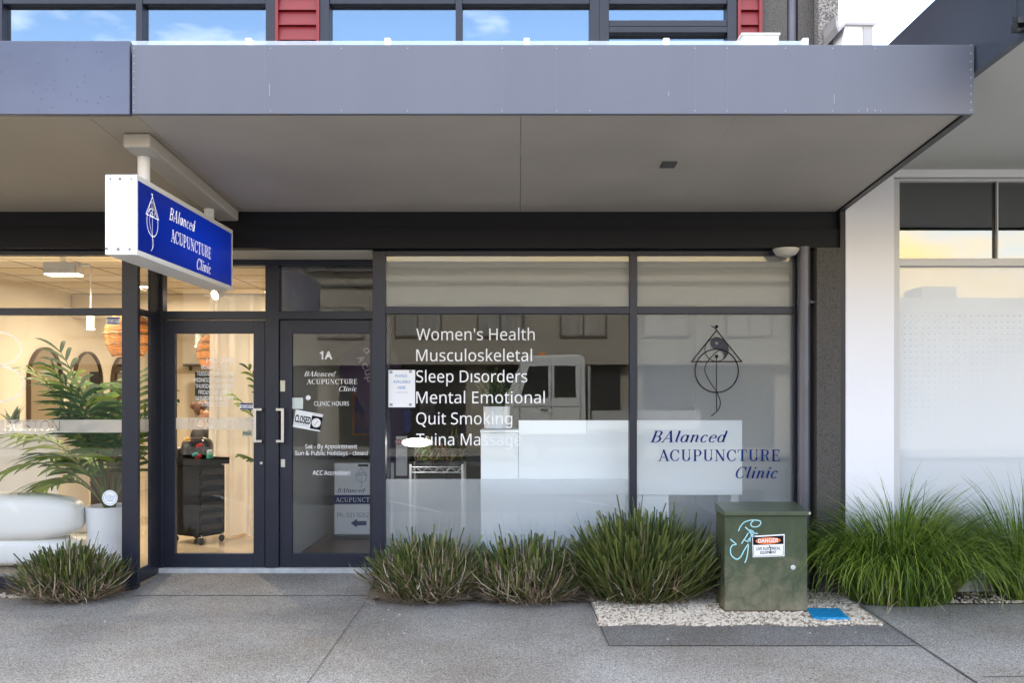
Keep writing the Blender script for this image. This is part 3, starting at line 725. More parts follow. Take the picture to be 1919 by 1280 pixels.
# ------------------------------------------------------------------ neighbouring white building
W = thing('white_building', 'white rendered building beside the clinic with a frosted shop window and dark canopy', 'building', (4.5, 7.1, 0))
YW = 7.1
XW0 = 2.53
wx = lambda px: PX(px, YW)
MB().box(XW0, wx(1676), YW, YW + .3, -.1, 3.9).box(wx(1676), 12, YW, YW + .3, PZ(331, YW), 3.9).build('wall', M_wall, W, .004)
MB().box(XW0, 12, YW + .31, 16, 3.6, 3.8).build('roof', mat('roof_membrane', (.2, .2, .2), .8), W)
mb = MB()
mb.box(wx(1677), wx(1688), YW + .02, YW + .2, -.1, PZ(333, YW)); mb.box(wx(1688), 9, YW + .03, YW + .2, PZ(338, YW), PZ(332, YW))
mb.box(wx(1688), 9, YW + .025, YW + .15, PZ(497, YW), PZ(483, YW)); mb.box(wx(1688), 9, YW + .03, YW + .15, -.1, .03)
nw = mb.build('shop_window', mat('pale_grey_frame', (.55, .55, .55), .4), W, .003)
mb = MB(); mb.box(wx(1872.5), wx(1875), YW + .032, YW + .06, PZ(483, YW), PZ(338, YW)); mb.build('glazing_bar', mat('pale_grey_frame', (.55, .55, .55), .4), nw)
MB().box(wx(1688), 9, YW + .07, YW + .078, PZ(483, YW), PZ(338, YW)).build('pane', glass('mirror_tint_glass', .17, (.3, .28, .25), wave=.02), nw)
MB().box(wx(1688), 9, YW + .07, YW + .078, .03, PZ(497, YW)).build('pane', glass('front_film_glass', .03), nw)
MB().box(wx(1688), 9, YW + .09, YW + .094, .03, PZ(497, YW)).build('frosted_film', M_film_w, nw)
mb = MB()
x = wx(1692); pitch = .0475; i = 0
while x < 4.4:
    for j in range(24):
        z = PZ(590, YW) - j * pitch
        lim = (1 - i / 26.0) * 24 * .95 + 3
        if j > lim + 3: continue
        r = .0085 * max(.12, 1 - j / (lim + 3.2))
        mb.add([(x + r * math.cos(a), YW + .082, z + r * math.sin(a)) for a in [q * 1.047 for q in range(6)]], [tuple(range(6))])
    x += pitch; i += 1
mb.build('dot_pattern', film('clear_dot_film', (.80, .84, .88), .3), nw)
MB().box(wx(1690), 9, YW + .9, YW + 1.0, 0, 3.4).build('inner_wall', mat('inner_partition', (.66, .66, .66), .8), W)
nc = MB().add([(2.53, 4.45, 3.27), (2.57, 4.45, 3.27), (2.57, YW - .01, 3.20), (2.53, YW - .01, 3.20), (2.53, 4.45, 3.87), (2.57, 4.45, 3.87), (2.57, YW - .01, 3.87), (2.53, YW - .01, 3.87)],
              [(0, 3, 2, 1), (4, 5, 6, 7), (0, 1, 5, 4), (1, 2, 6, 5), (2, 3, 7, 6), (3, 0, 4, 7)]).build('canopy', mat('navy_composite_panel', (.035, .045, .065), .35, .2, .1, 1), W)
MB().box(2.53, 12, 4.40, 4.445, 3.26, 3.87).build('fascia', mat('navy_composite_panel', (.035, .045, .065), .35), nc)
MB().add([(2.57, 4.45, 3.285), (12, 4.45, 3.285), (12, YW - .01, 3.215), (2.57, YW - .01, 3.215), (2.57, 4.45, 3.305), (12, 4.45, 3.305), (12, YW - .01, 3.235), (2.57, YW - .01, 3.235)],
         [(0, 1, 2, 3), (4, 7, 6, 5), (0, 4, 5, 1), (1, 5, 6, 2), (2, 6, 7, 3), (3, 7, 4, 0)]).build('soffit', mat('pale_soffit', (.55, .55, .53), .7, 0, .03, 1), nc)
MB().box(2.60, 12, 4.46, YW - .01, 3.80, 3.84).build('canopy_roof', mat('canopy_sheet', (.35, .36, .38), .5), nc)
fl = MB().box(2.475, 2.527, 4.55, 4.62, 3.285, 3.325).add([(2.45, 4.5, 3.29), (2.52, 4.5, 3.29), (2.52, 4.56, 3.315), (2.45, 4.56, 3.315), (2.45, 4.5, 3.32), (2.52, 4.5, 3.32), (2.52, 4.56, 3.345), (2.45, 4.56, 3.345)], [(0, 3, 2, 1), (4, 5, 6, 7), (0, 1, 5, 4), (1, 2, 6, 5), (2, 3, 7, 6), (3, 0, 4, 7)])
fl.tube([(2.522, 4.66, 3.3), (2.522, 4.66, 3.86)], .0025, 6)
fl.build('floodlight', M_black, W, .004)
# upstand of folded sheet beside the pillar, on the neighbour's parapet
mb = MB(); YP = 6.9
q = lambda px, py: (PX(px, YP), PZ(py, YP))
mb.prism([q(1571, 130), q(1583, 47), q(1636, 47), q(1636, 130)], 'y', YP, YP + .25)
pc = mb.build('parapet_upstand', M_white, W, .004)
mb = MB(); mb.prism([q(1617, 130), q(1617, 49), q(1634, 49), q(1634, 130)], 'y', YP - .012, YP - .001)
mb.prism([q(1564, 30), q(1571, 52), q(1583, 43), q(1600, 44.5), q(1638, 44), q(1638, 49), q(1583, 48), q(1569, 62), q(1564, 50)], 'y', YP - .03, YP + .27)
mb.build('cap_flashing', mat('grey_flashing', (.33, .32, .33), .45, 0, .1, 5), pc)

# ------------------------------------------------------------------ hanging sign
XS = -2.20; S0, S1 = 5.28, 7.05; ZS0, ZS1 = 2.272, 2.735
HS = thing('hanging_sign', 'blue and white lightbox sign hanging from the canopy soffit above the doors', 'sign', (XS - .09, 6.1, 2.27))
MB().box(XS - .18, XS - .004, S0, S1, ZS0, ZS1).build('case', mat('white_powdercoat', (.86, .86, .86), .35), HS, .004)
mb = MB()
b_ = .03
mb.box(XS - .004, XS + .004, S0, S1, ZS0, ZS0 + b_); mb.box(XS - .004, XS + .004, S0, S1, ZS1 - b_, ZS1); mb.box(XS - .004, XS + .004, S0, S0 + .014, ZS0 + b_, ZS1 - b_); mb.box(XS - .004, XS + .004, S1 - .02, S1, ZS0 + b_, ZS1 - b_)
mb.build('rim', mat('white_powdercoat', (.86, .86, .86), .35), HS)
m = mat('blue_acrylic', (.002, .014, .20), .3, spec=.2)
n = m.node_tree.nodes; b = n['Principled BSDF']; tcn = n.new('ShaderNodeTexCoord'); mp_ = n.new('ShaderNodeMapping'); gr = n.new('ShaderNodeTexGradient'); gr.gradient_type = 'SPHERICAL'
mp_.inputs['Scale'].default_value = (1, .95, 3.0); mp_.inputs['Location'].default_value = (0, -.25, -.72)
rp = n.new('ShaderNodeValToRGB'); rp.color_ramp.elements[0].color = (.002, .008, .10, 1); rp.color_ramp.elements[1].color = (.004, .03, .42, 1)
m.node_tree.links.new(tcn.outputs['Object'], mp_.inputs[0]); m.node_tree.links.new(mp_.outputs[0], gr.inputs[0]); m.node_tree.links.new(gr.outputs[0], rp.inputs[0])
m.node_tree.links.new(rp.outputs[0], b.inputs['Emission Color']); b.inputs['Emission Strength'].default_value = .16
MB().box(XS - .003, XS + .001, S0 + .014, S1 - .02, ZS0 + b_, ZS1 - b_).build('panel', m, HS)
sm = lambda u, v: (XS + .0025, u, v)          # u along the street depth, v height
mb = MB()
put_serif(mb, 'BAlanced', 5.768, 6.234, 2.572, 2.651, sm, .30, None, .05, 1.1)
put_serif(mb, 'ACUPUNCTURE', 5.804, 6.558, 2.438, 2.519, sm, 0, None, .05, 1.1)
put_serif(mb, 'Clinic', 6.255, 6.558, 2.328, 2.407, sm, .30, None, .05, 1.1)
mb.build('lettering', mat('backlit_white', (.85, .85, .9), .4, emit=.08), HS)
mb = MB(); put_logo(mb, 5.508, 2.655, .54, -.54, sm, 0, 12, True, 1)
mb.build('logo', [mat('backlit_white', (.85, .85, .9), .4, emit=.08), mat('sign_grey', (.3, .3, .3), .5)], HS)
for y in (5.607, 6.79):
    MB().tube([(XS - .09, y, ZS1), (XS - .09, y, 2.93)], .036, 18).build('hanger', M_white, HS, smooth=True)
mb = MB(); slopebar(mb, -2.335, -2.175, 5.41, F - .1, -.085, -.002)
mb.build('mounting_rail', mat('soffit_beam_paint', (.47, .44, .40), .65), HS, .012)
mb = MB()
for px, py, r in ((207, 335, .006), (225, 335, .009), (246, 335, .005), (200, 466, .008), (221.5, 467, .010), (243, 467, .008)):
    x, _, z = P(px, py, S0)
    mb.add([(x + r * math.cos(a), S0 - .0015, z + r * math.sin(a)) for a in [i * .5236 for i in range(12)]], [tuple(range(12))])
mb.build('screws', mat('screw_metal', (.2, .2, .2), .4, .5), HS)

# ------------------------------------------------------------------ planting
M_leaf = [mat('strap_leaf_green', (.09, .118, .027), .45, trans=.25), mat('strap_leaf_pale', (.19, .22, .06), .45, trans=.25), mat('strap_leaf_dark', (.035, .06, .018), .5, trans=.2)]
M_dead = [mat('dry_leaf_tan', (.36, .27, .18), .8), mat('dry_leaf_brown', (.20, .135, .09), .85), mat('dry_leaf_pale', (.55, .45, .33), .8)]
M_grass = [mat('grass_green', (.10, .185, .018), .5, trans=.3), mat('grass_lit_yellow_green', (.25, .34, .045), .45, trans=.3), mat('grass_dark', (.03, .065, .012), .5, trans=.2)]  # yellow-green blades also paint in the highlights of lit grass
def blade(mb, base, az, tilt, L, wd, droop, nseg=5, blunt=True, mi=0, twist=0.0, late=False):
    p = Vector(base); d = tilt; pts = []; st = L / nseg
    h = Vector((math.cos(az), math.sin(az), 0)); side = Vector((-math.sin(az), math.cos(az), 0))
    sd = (side * math.cos(twist) + h * math.sin(twist))
    vs = []
    for i in range(nseg + 1):
        t = i / nseg
        k = (1 - .25 * t if blunt else max(.06, 1 - t ** 1.8)) * (.55 + .45 * min(1, t * 4))
        vs += [p + sd * wd * k / 2, p - sd * wd * k / 2]
        if i < nseg:
            p = p + (h * math.sin(d) + Vector((0, 0, 1)) * math.cos(d)) * st
            d += droop / nseg * ((.25 + 2.4 * t) if late else (1 + t)); d = min(d, 2.9)
            if late: p.z = max(p.z, gz(p.y) + .012)
            elif p.z < base[2] + .01: p.z = base[2] + .01
    mb.add(vs, [(2 * i, 2 * i + 1, 2 * i + 3, 2 * i + 2) for i in range(nseg)], mi)
def clump(label, x, y, rx, ry, h, n, ndead, seed, name='strap_leaf_plant', cat='plant', long=False, pale=.3, lean=0.0, group=None):
    rg = random.Random(seed)
    root = thing(name, label, cat, (x, y, gz(y)), group)
    a, b = MB(), MB()
    z0 = gz(y) + .004
    for i in range(n + ndead):
        dead = i >= n
        th = rg.uniform(0, 2 * math.pi); rr = math.sqrt(rg.random())
        bx, by = x + math.cos(th) * rr * rx * .55, y + math.sin(th) * rr * ry * .55
        az = th + rg.gauss(0, .55)
        if long:
            bx, by = x + math.cos(th) * rr * rx * .85, y + math.sin(th) * rr * ry * .85; tilt = .10 + rr * .42 + rg.gauss(0, .13); L = h * rg.uniform(.8, 1.25); az += lean * (.5 - .5 * math.cos(az - 1.57)) * 0
            az2 = az
            if lean: bx += lean * .0
            dr = rg.uniform(1.3, 2.5) * (.45 + rr * .75) * (.55 if seed == 6 else 1)
            if dead: blade(b, (bx, by, z0), az2, tilt + .3, L * .7, .006, dr + .4, 6, False, rg.choice((0, 1, 2)), rg.gauss(0, .4))
            else: blade(a, (bx, by, z0), az2, tilt, L, rg.uniform(.007, .0135), dr, 7, False, rg.choice((0, 0, 1, 1, 2)), rg.gauss(0, .5), True)
        else:
            bx, by = x + math.cos(th) * rr * rx * .78, y + math.sin(th) * rr * ry * .8
            tilt = rr ** 1.3 * .82 + rg.gauss(0, .14)
            L = h * math.sqrt(max(.1, 1 - .5 * rr * rr)) * rg.uniform(.72, 1.02)
            if rg.random() < .04: L *= 1.22; tilt *= .5
            if dead:
                q = rg.random()
                if q < .34:      # fallen ones round the foot
                    rr = rg.uniform(.75, 1.12); bx, by = x + math.cos(th) * rr * rx * .8, y + math.sin(th) * rr * ry * .8
                    blade(b, (bx, by, z0 + rg.uniform(0, .03)), az, rg.uniform(1.1, 1.55), h * rg.uniform(.2, .5), rg.uniform(.005, .010), rg.uniform(-.4, .7), 4, False, rg.choice((0, 0, 1, 2)), rg.gauss(0, .9))
                else:            # dry leaves caught among the green ones
                    kz = rg.uniform(0, .62) * L
                    blade(b, (bx + math.cos(az) * kz * math.sin(tilt), by + math.sin(az) * kz * math.sin(tilt) - .05, z0 + kz * math.cos(tilt)), rg.uniform(0, 6.28) if q > .6 else az, tilt + rg.uniform(-.2, .8), h * rg.uniform(.25, .6), rg.uniform(.005, .011), rg.uniform(-1.2, 1.2), 4, False, rg.choice((0, 0, 1, 1, 2)), rg.gauss(0, 1.1))
            else:
                blade(a, (bx, by, z0), az, tilt, L, rg.uniform(.012, .020), rg.uniform(-.1, .32), 4, True, 1 if rg.random() < pale else rg.choice((0, 0, 2)), rg.gauss(0, .7))
    a.build('leaves', M_grass if long else M_leaf, root)
    if ndead: b.build('dead_leaves', M_dead, root)
    return root
SG = 'trimmed strap leaf plants along the shopfront'
clump('trimmed strap leaf plant with many dry leaves before the salon window and sofa', PX(133, 6.95), 6.97, .33, .25, .43, 700, 1900, 1, group=SG, pale=.25)
clump('browned strap leaf plant beside the post right of the doors', PX(803, 6.93), 6.95, .40, .26, .50, 760, 2000, 2, group=SG, pale=.25)
clump('browned strap leaf plant between the post-side plant and the big green one', PX(985, 6.93), 6.95, .40, .27, .49, 720, 2200, 3, group=SG, pale=.25)
clump('tallest and greenest strap leaf plant beside the electrical cabinet', PX(1203, 6.93), 6.93, .47, .28, .68, 1500, 650, 4, group=SG, pale=.45)
GG = 'long arching grasses before the white building'
clump('large arching grass tussock against the white wall right of the electrical cabinet', PX(1688, 6.85), 6.86, .42, .25, .92, 2600, 50, 5, 'grass_tussock', 'grass', True, group=GG)
clump('smaller upright grass tussock at the frosted window cut by the picture edge', PX(1925, 6.9), 6.95, .19, .18, .88, 850, 25, 6, 'grass_tussock', 'grass', True, group=GG)

rg = random.Random(77); mb = MB()
for _ in range(230):
    q = rg.random()
    if q < .45: x, y = rg.uniform(-1.1, 1.3), 6.84 - abs(rg.gauss(0, .09))
    elif q < .75: x, y = rg.uniform(-4.2, -3.1), 6.9 - abs(rg.gauss(0, .08))
    else: x, y = rg.uniform(-3.5, 4.0), rg.uniform(5.3, 6.9)
    sz = rg.uniform(.3, 1) if q < .75 else rg.uniform(.1, .3)
    blade(mb, (x, y, gz(y) + .012), rg.uniform(0, 6.28), rg.uniform(1.45, 1.57), .16 * sz, .008 * (.5 + sz / 2), rg.uniform(-.2, .1), 3, False, rg.choice((0, 1, 2)), 0)
mb.build('leaf_litter', M_dead)['kind'] = 'stuff'

# ------------------------------------------------------------------ electrical cabinet
YB = 6.52
bx0, bx1 = PX(1358, YB), PX(1513, YB); bz0 = gz(YB) - .01; bzt = PZ(957.5, YB)
EC = thing('electrical_cabinet', 'weathered green metal electrical cabinet with graffiti and a danger sign on the gravel', 'cabinet', ((bx0 + bx1) / 2, YB, bz0))
mg = bpy.data.materials.new('weathered_green_paint'); mg.use_nodes = True
t = mg.node_tree; n = t.nodes; b = n['Principled BSDF']; b.inputs['Roughness'].default_value = .5
tcn = n.new('ShaderNodeTexCoord'); a1 = n.new('ShaderNodeTexNoise'); a1.inputs['Scale'].default_value = 7; a1.inputs['Detail'].default_value = 12; a1.inputs['Roughness'].default_value = .72; a1.inputs['Distortion'].default_value = .35
sp = n.new('ShaderNodeSeparateXYZ'); ad = n.new('ShaderNodeMath'); ad.operation = 'MULTIPLY_ADD'; ad.inputs[1].default_value = -.55; 
rp = n.new('ShaderNodeValToRGB'); e = rp.color_ramp.elements; e[0].position = .10; e[0].color = (.04, .056, .026, 1); e[1].position = .62; e[1].color = (.205, .18, .12, 1)
q_ = e.new(.30); q_.color = (.06, .076, .038, 1)
t.links.new(tcn.outputs['Object'], a1.inputs['Vector']); t.links.new(tcn.outputs['Object'], sp.inputs[0]); t.links.new(sp.outputs[2], ad.inputs[0]); t.links.new(a1.outputs[0], ad.inputs[2]); t.links.new(ad.outputs[0], rp.inputs[0]); t.links.new(rp.outputs[0], b.inputs['Base Color'])
mr_ = n.new('ShaderNodeMapRange'); mr_.inputs['To Min'].default_value = .55; mr_.inputs['To Max'].default_value = .85; t.links.new(a1.outputs[0], mr_.inputs[0]); t.links.new(mr_.outputs[0], b.inputs['Roughness'])
MB().box(bx0 + .004, bx1 - .004, YB + .012, YB + .30, bz0, bzt - .035).build('case', mg, EC, .004)
MB().box(bx0, bx1, YB, YB + .012, bz0 + .005, bzt - .036).build('door', mg, EC, .004)
mb = MB(); zt_ = bzt
mb.add([(bx0 - .006, YB - .018, zt_ - .035), (bx1 + .006, YB - .018, zt_ - .035), (bx1 + .006, YB + .31, zt_ - .03), (bx0 - .006, YB + .31, zt_ - .03),
        (bx0 - .006, YB - .018, zt_ - .003), (bx1 + .006, YB - .018, zt_ - .003), (bx1 + .006, YB + .31, zt_ + .03), (bx0 - .006, YB + .31, zt_ + .03)],
       [(0, 3, 2, 1), (4, 5, 6, 7), (0, 1, 5, 4), (1, 2, 6, 5), (2, 3, 7, 6), (3, 0, 4, 7)])
mb.build('lid', mat('lid_green_paint', (.06, .078, .045), .35, 0, .15, 6), EC, .005)
em = lambda u, v: P(1340 + u / 5.82, 940 + v / 5.82, YB - .002)
mb = MB()
mb.add([em(405, 378), em(760, 357), em(758, 600), em(412, 612)], [(0, 1, 2, 3)], 0)
em2 = lambda u, v: P(1340 + u / 5.82, 940 + v / 5.82, YB - .003)
mb.fill([(413, 392), (748, 372), (748, 466), (415, 478)], em2, 1)
em3 = lambda u, v: P(1340 + u / 5.82, 940 + v / 5.82, YB - .004)
mb.fill([(578 + 138 * math.cos(R(a)), 430 - .03 * 138 * math.cos(R(a)) + 37 * math.sin(R(a))) for a in range(0, 360, 12)], em3, 2)
em4 = lambda u, v: P(1340 + u / 5.82, 940 + v / 5.82, YB - .005)
sk = lambda f: (lambda u, v: f(u, v - .03 * (u - 578)))
put_text(mb, 'DANGER', 470, 690, 448, 408, sk(em4), .02, 0, 0)
put_text(mb, 'LIVE ELECTRICAL', 448, 714, 530, 500, sk(em3), .012, 0, 1)
put_text(mb, 'EQUIPMENT', 494, 668, 572, 543, sk(em3), .012, 0, 1)
for p_ in ([(420, 486), (422, 598)], [(422, 602), (742, 590)], [(745, 586), (746, 476)]): mb.stroke(p_, 4, em3, 1)
mb.stroke([(590, 480), (608, 520), (600, 552), (612, 568)], 7, em4, 1)
MB_ds = mb.build('danger_sign', [M_white_vinyl, M_black_vinyl, mat('danger_orange', (.75, .16, .03), .5)], EC)
def cr_(p, n=8):
    o = []
    for i in range(len(p) - 1):
        p0 = p[max(i - 1, 0)]; p1 = p[i]; p2 = p[i + 1]; p3 = p[min(i + 2, len(p) - 1)]
        for j in range(n):
            t = j / n
            o.append(tuple(.5 * (2 * p1[k] + (p2[k] - p0[k]) * t + (2 * p0[k] - 5 * p1[k] + 4 * p2[k] - p3[k]) * t * t + (3 * p1[k] - p0[k] - 3 * p2[k] + p3[k]) * t ** 3) for k in (0, 1)))
    return o + [p[-1]]
mb = MB()
for p_, wd in (([(167, 412), (198, 440), (230, 470), (190, 480), (168, 525), (180, 590), (235, 632), (280, 605), (315, 540), (345, 490), (362, 470), (358, 540), (345, 620), (325, 672)], 12),
               ([(255, 325), (280, 270), (320, 228), (380, 208), (440, 205), (490, 215), (497, 245), (465, 275), (415, 278), (390, 255), (400, 228), (420, 212)], 11),
               ([(288, 462), (330, 400), (362, 345)], 12), ([(308, 415), (365, 445)], 11), ([(350, 440), (392, 380)], 12), ([(330, 280), (372, 320), (405, 345), (465, 352)], 13), ([(362, 310), (410, 325), (420, 350), (400, 385), (445, 392)], 13), ([(372, 330), (395, 360), (385, 400), (380, 440)], 12)):
    q2 = cr_(p_); mb.stroke(q2, wd, em)
mb.build('graffiti', mat('pale_blue_spray_paint', (.36, .68, .74), .6), EC)
mb = MB().lathe([(.018, 0), (.018, .006), (.012, .009)], (0, 0, 0), 18)
cx_, _, cz_ = em(851, 722); mb.v = [(cx_ + a, YB - c, cz_ + b2) for a, b2, c in mb.v]
mb.build('lock', mat('galvanised', (.6, .6, .6), .45, .4), EC)
mb = MB()
for zz in (bz0 + .14, bz0 + .52): mb.tube([(bx0 + .012, YB - .004, zz), (bx0 + .012, YB - .004, zz + .06)], .007, 10)
mb.build('hinge', mg, EC)
MB().box(bx0 - .004, bx1 + .004, YB - .006, YB + .30, bz0, bz0 + .03).build('plinth', mat('rusty_plinth', (.06, .055, .04), .8, 0, 0, 30, col2=(.13, .075, .035)), EC)
MB().box(bx1 + .006, bx1 + .03, YB + .02, YB + .035, zt_ - .03, zt_ - .012).build('hasp', M_steel, EC)

# blue meter cover set in the gravel
yA, yB_ = 6.30, 6.56
mb = MB().add([(PX(1524, yA) , yA, gz(yA) + .005), (PX(1592, yA), yA, gz(yA) + .005), (PX(1572, yB_), yB_, gz(yB_) + .005), (PX(1512, yB_), yB_, gz(yB_) + .005),
               (PX(1524, yA), yA, gz(yA) + .028), (PX(1592, yA), yA, gz(yA) + .028), (PX(1572, yB_), yB_, gz(yB_) + .028), (PX(1512, yB_), yB_, gz(yB_) + .028)],
              [(0, 3, 2, 1), (4, 5, 6, 7), (0, 1, 5, 4), (1, 2, 6, 5), (2, 3, 7, 6), (3, 0, 4, 7)])
tag(mb.build('meter_cover', mat('blue_plastic_lid', (.01, .23, .48), .4, 0, .3, 45, .9, 70), None, .006), 'bright blue plastic water meter cover set in the gravel beside the cabinet', 'meter cover')

# ------------------------------------------------------------------ on top of the canopy
YX = 5.6
SB = thing('storage_box', 'white plastic storage box standing on top of the canopy below the red cladding', 'box', (PX(1422, YX), YX, zt - .03))
MB().add([(PX(1386, YX), YX, zt - .03), (PX(1456, YX), YX, zt - .03), (PX(1456, YX), YX + .3, zt - .03), (PX(1386, YX), YX + .3, zt - .03), (PX(1392, YX), YX, PZ(64, YX)), (PX(1460, YX), YX, PZ(64, YX)), (PX(1460, YX), YX + .3, PZ(64, YX)), (PX(1392, YX), YX + .3, PZ(64, YX))],
         [(0, 3, 2, 1), (4, 5, 6, 7), (0, 1, 5, 4), (1, 2, 6, 5), (2, 3, 7, 6), (3, 0, 4, 7)]).build('body', mat('white_plastic', (.74, .74, .72), .4), SB, .006)
MB().pbox(1389, 60, 1463, 64.5, YX - .01, .32).build('lid', mat('white_plastic', (.74, .74, .72), .4), SB, .005)
rg = random.Random(5); mb = MB()
for _ in range(60): blade(mb, (PX(1371, 5.75) + rg.gauss(0, .015), 5.75 + rg.gauss(0, .015), zt - .03), rg.uniform(0, 6.28), rg.uniform(0, .9), rg.uniform(.08, .2), .02, rg.uniform(0, 1.2), 4, False, 0, rg.gauss(0, .5))
tag(mb.build('succulent', mat('purple_leaf', (.06, .03, .05), .5)), 'small dark purple succulent beside the white storage box on the canopy', 'plant')

# ------------------------------------------------------------------ notices on the glass
def flatm(Y, ox, oy, ang=0):
    c, s_ = math.cos(R(ang)), math.sin(R(ang))
    return lambda u, v: P(ox + u * c - v * s_, oy + u * s_ + v * c, Y)
def card(name, w_, h_, Y, ox, oy, ang, label, cat, m, group=None, draw=None, thick=.002, mats=None):
    f0 = flatm(Y, ox, oy, ang); f1 = flatm(Y + thick, ox, oy, ang)
    root = thing(name, label, cat, f0(0, 0), group)
    pts = [(-w_ / 2, -h_ / 2), (w_ / 2, -h_ / 2), (w_ / 2, h_ / 2), (-w_ / 2, h_ / 2)]
    MB().add([f0(*p) for p in pts] + [f1(*p) for p in pts], [(0, 1, 2, 3), (7, 6, 5, 4), (0, 4, 5, 1), (1, 5, 6, 2), (2, 6, 7, 3), (3, 7, 4, 0)]).build('card', m, root)
    if draw:
        mb = MB(); draw(mb, flatm(Y - .0012, ox, oy, ang), flatm(Y - .0022, ox, oy, ang)); mb.build('print', mats, root)
    return root
M_paper = mat('paper', (.80, .80, .82), .7)
M_ptext = mat('blue_print', (.10, .28, .55), .7); M_pgrey = mat('grey_print', (.30, .33, .38), .7)
YS = D + .02
def dr(mb, f, f2):
    mb.fill([(6, -11), (26, -11), (26, 14), (6, 14)], f, 0)
    mb.fill([(16 + 8.6 * math.cos(R(a)), 1.5 + 8.6 * math.sin(R(a))) for a in range(0, 360, 15)], f2, 1)
    put_text(mb, 'CLOSED', -24.5, 5, 6, -6.5, f, .035, 0, 0); put_text(mb, 'Sorry we missed you', -24.5, 3, 10.3, 8, f, 0, 0, 2); put_text(mb, 'Will Return', 7, 25, -13, -15.5, f, 0, 0, 2)
    f3 = lambda u, v: tuple(a + b for a, b in zip(f2(u, v), (0, -.0008, 0)))
    mb.stroke([(16, 1.5), (19.5, -2.5)], 1, f3, 3); mb.stroke([(16, 1.5), (14.5, 7)], .8, f3, 3)
    for k in range(12): a = R(30 * k); mb.fill([(16 + 7 * math.cos(a) + x, 1.5 + 7 * math.sin(a) + y) for x, y in ((-.4, -.4), (.4, -.4), (.4, .4), (-.4, .4))], f3, 0)
card('closed_sign', 52, 33, YS + .013, 577, 788.5, 10, 'white CLOSED sign with a clock face hanging crooked in the clinic door', 'sign', M_white_vinyl, None, dr, .003, [M_black_vinyl, M_white_vinyl, M_pgrey, mat('red_hand', (.5, .03, .03), .5)])
card('blank_card', 21, 21, YS + .014, 557.5, 756, 0, 'blank pale square card taped inside the clinic door', 'notice', mat('pale_green_paper', (.62, .68, .64), .7), None, None)
mb = MB(); c_ = P(577.5, 745.5, YS + .014)
mb.add([(c_[0] + .022 * math.cos(a), c_[1] + d_, c_[2] + .022 * math.sin(a)) for d_ in (0, .004) for a in [i * 1.047 + .52 for i in range(6)]], [tuple(range(5, -1, -1)), tuple(range(6, 12))] + [(i, (i + 1) % 6, 6 + (i + 1) % 6, 6 + i) for i in range(6)])
tag(mb.build('sensor', M_white), 'small white hexagonal sensor on the clinic door above the CLOSED sign', 'sensor')
def dr(mb, f, f2):
    put_text(mb, 'PHYSIO', -12, 10, -21, -26, f, .01, 0, 0); put_text(mb, 'AVALIABLE', -16, 16, -10.5, -15.5, f, .01, 0, 0); put_text(mb, 'HERE', -8, 7, .5, -4.5, f, .01, 0, 0)
    mb.stroke([(-11, 7), (12, 7)], .6, f, 0)
    for x, y in ((-20, -31), (16, -32), (-20, 30), (16, 30)): mb.fill([(x - 2.6, y - 2.4), (x + 2.6, y - 2.4), (x + 2.6, y + 2.4), (x - 2.6, y + 2.4)], f, 1)
card('paper_notice', 50, 70, F + .03, 753, 728.5, 0, 'white paper notice with blue words taped to the clinic window', 'notice', M_paper, None, dr, .0015, [M_ptext, M_pgrey])
def dr(mb, f, f2):
    mb.fill([(-12, -6), (12, -6), (12, -3), (-12, -3)], f, 0); mb.fill([(-12, 4), (12, 4), (12, 6.5), (-12, 6.5)], f, 0)
    put_text(mb, 'SECURITY', -11, 11, 3.2, -2, f, .02, 0, 0)
M_sec = mat('navy_print', (.02, .03, .13), .6)
card('security_sticker', 25, 14, GY - .004, 212, 601, 0, 'small blue and white security sticker high on the salon window', 'sticker', M_white_vinyl, 'blue security stickers', dr, .001, [M_sec])
card('security_sticker', 25, 11, YS + .016, 462, 761.5, 0, 'small blue and white security sticker on the salon door glass beside the handle', 'sticker', M_white_vinyl, 'blue security stickers', dr, .001, [M_sec])
def dr(mb, f, f2): put_text(mb, 'PUSH', -7.5, 6.5, 2.5, -2.5, f, .03, 0, 0)
card('push_sticker', 19, 11, YS + .016, 463.5, 812.5, 0, 'clear grey PUSH sticker on the salon door glass', 'sticker', film('pale_sticker', (.5, .55, .5), .3), None, dr, .001, [M_black_vinyl])
f0 = FR(GY - .004); root = thing('round_sticker', 'round white sticker low on the salon window before the palm pot', 'sticker', f0(206, 933))
circ = lambda r, cx=206, cy=933.5: [(cx + r * math.cos(R(a)), cy + r * math.sin(R(a))) for a in range(0, 360, 10)]
mb = MB(); mb.fill(circ(14.5), f0); mb.build('disc', M_white_vinyl, root)
f1 = FR(GY - .0055); mb = MB(); c12 = circ(12); mb.stroke(c12 + [c12[0], c12[1]], 1, f1, 0); put_text(mb, 'Vilee', 197, 215, 936, 927, f1, 0, .3, 0); put_text(mb, 'PARTNER', 200, 212, 940, 937.6, f1, .03, 0, 1)
mb.build('print', [mat('sticker_blue', (.35, .45, .6), .6), M_pgrey], root)

# ------------------------------------------------------------------ salon interior
M_lampglow = mat('warm_diffuser', (1, .86, .62), .5, emit=2.5)
M_warmbulb = mat('warm_bulb', (1, .72, .35), .5, emit=4)
WARM = (1, .86, .64)
def rot_th(root, ang): root.rotation_euler = (0, 0, ang)

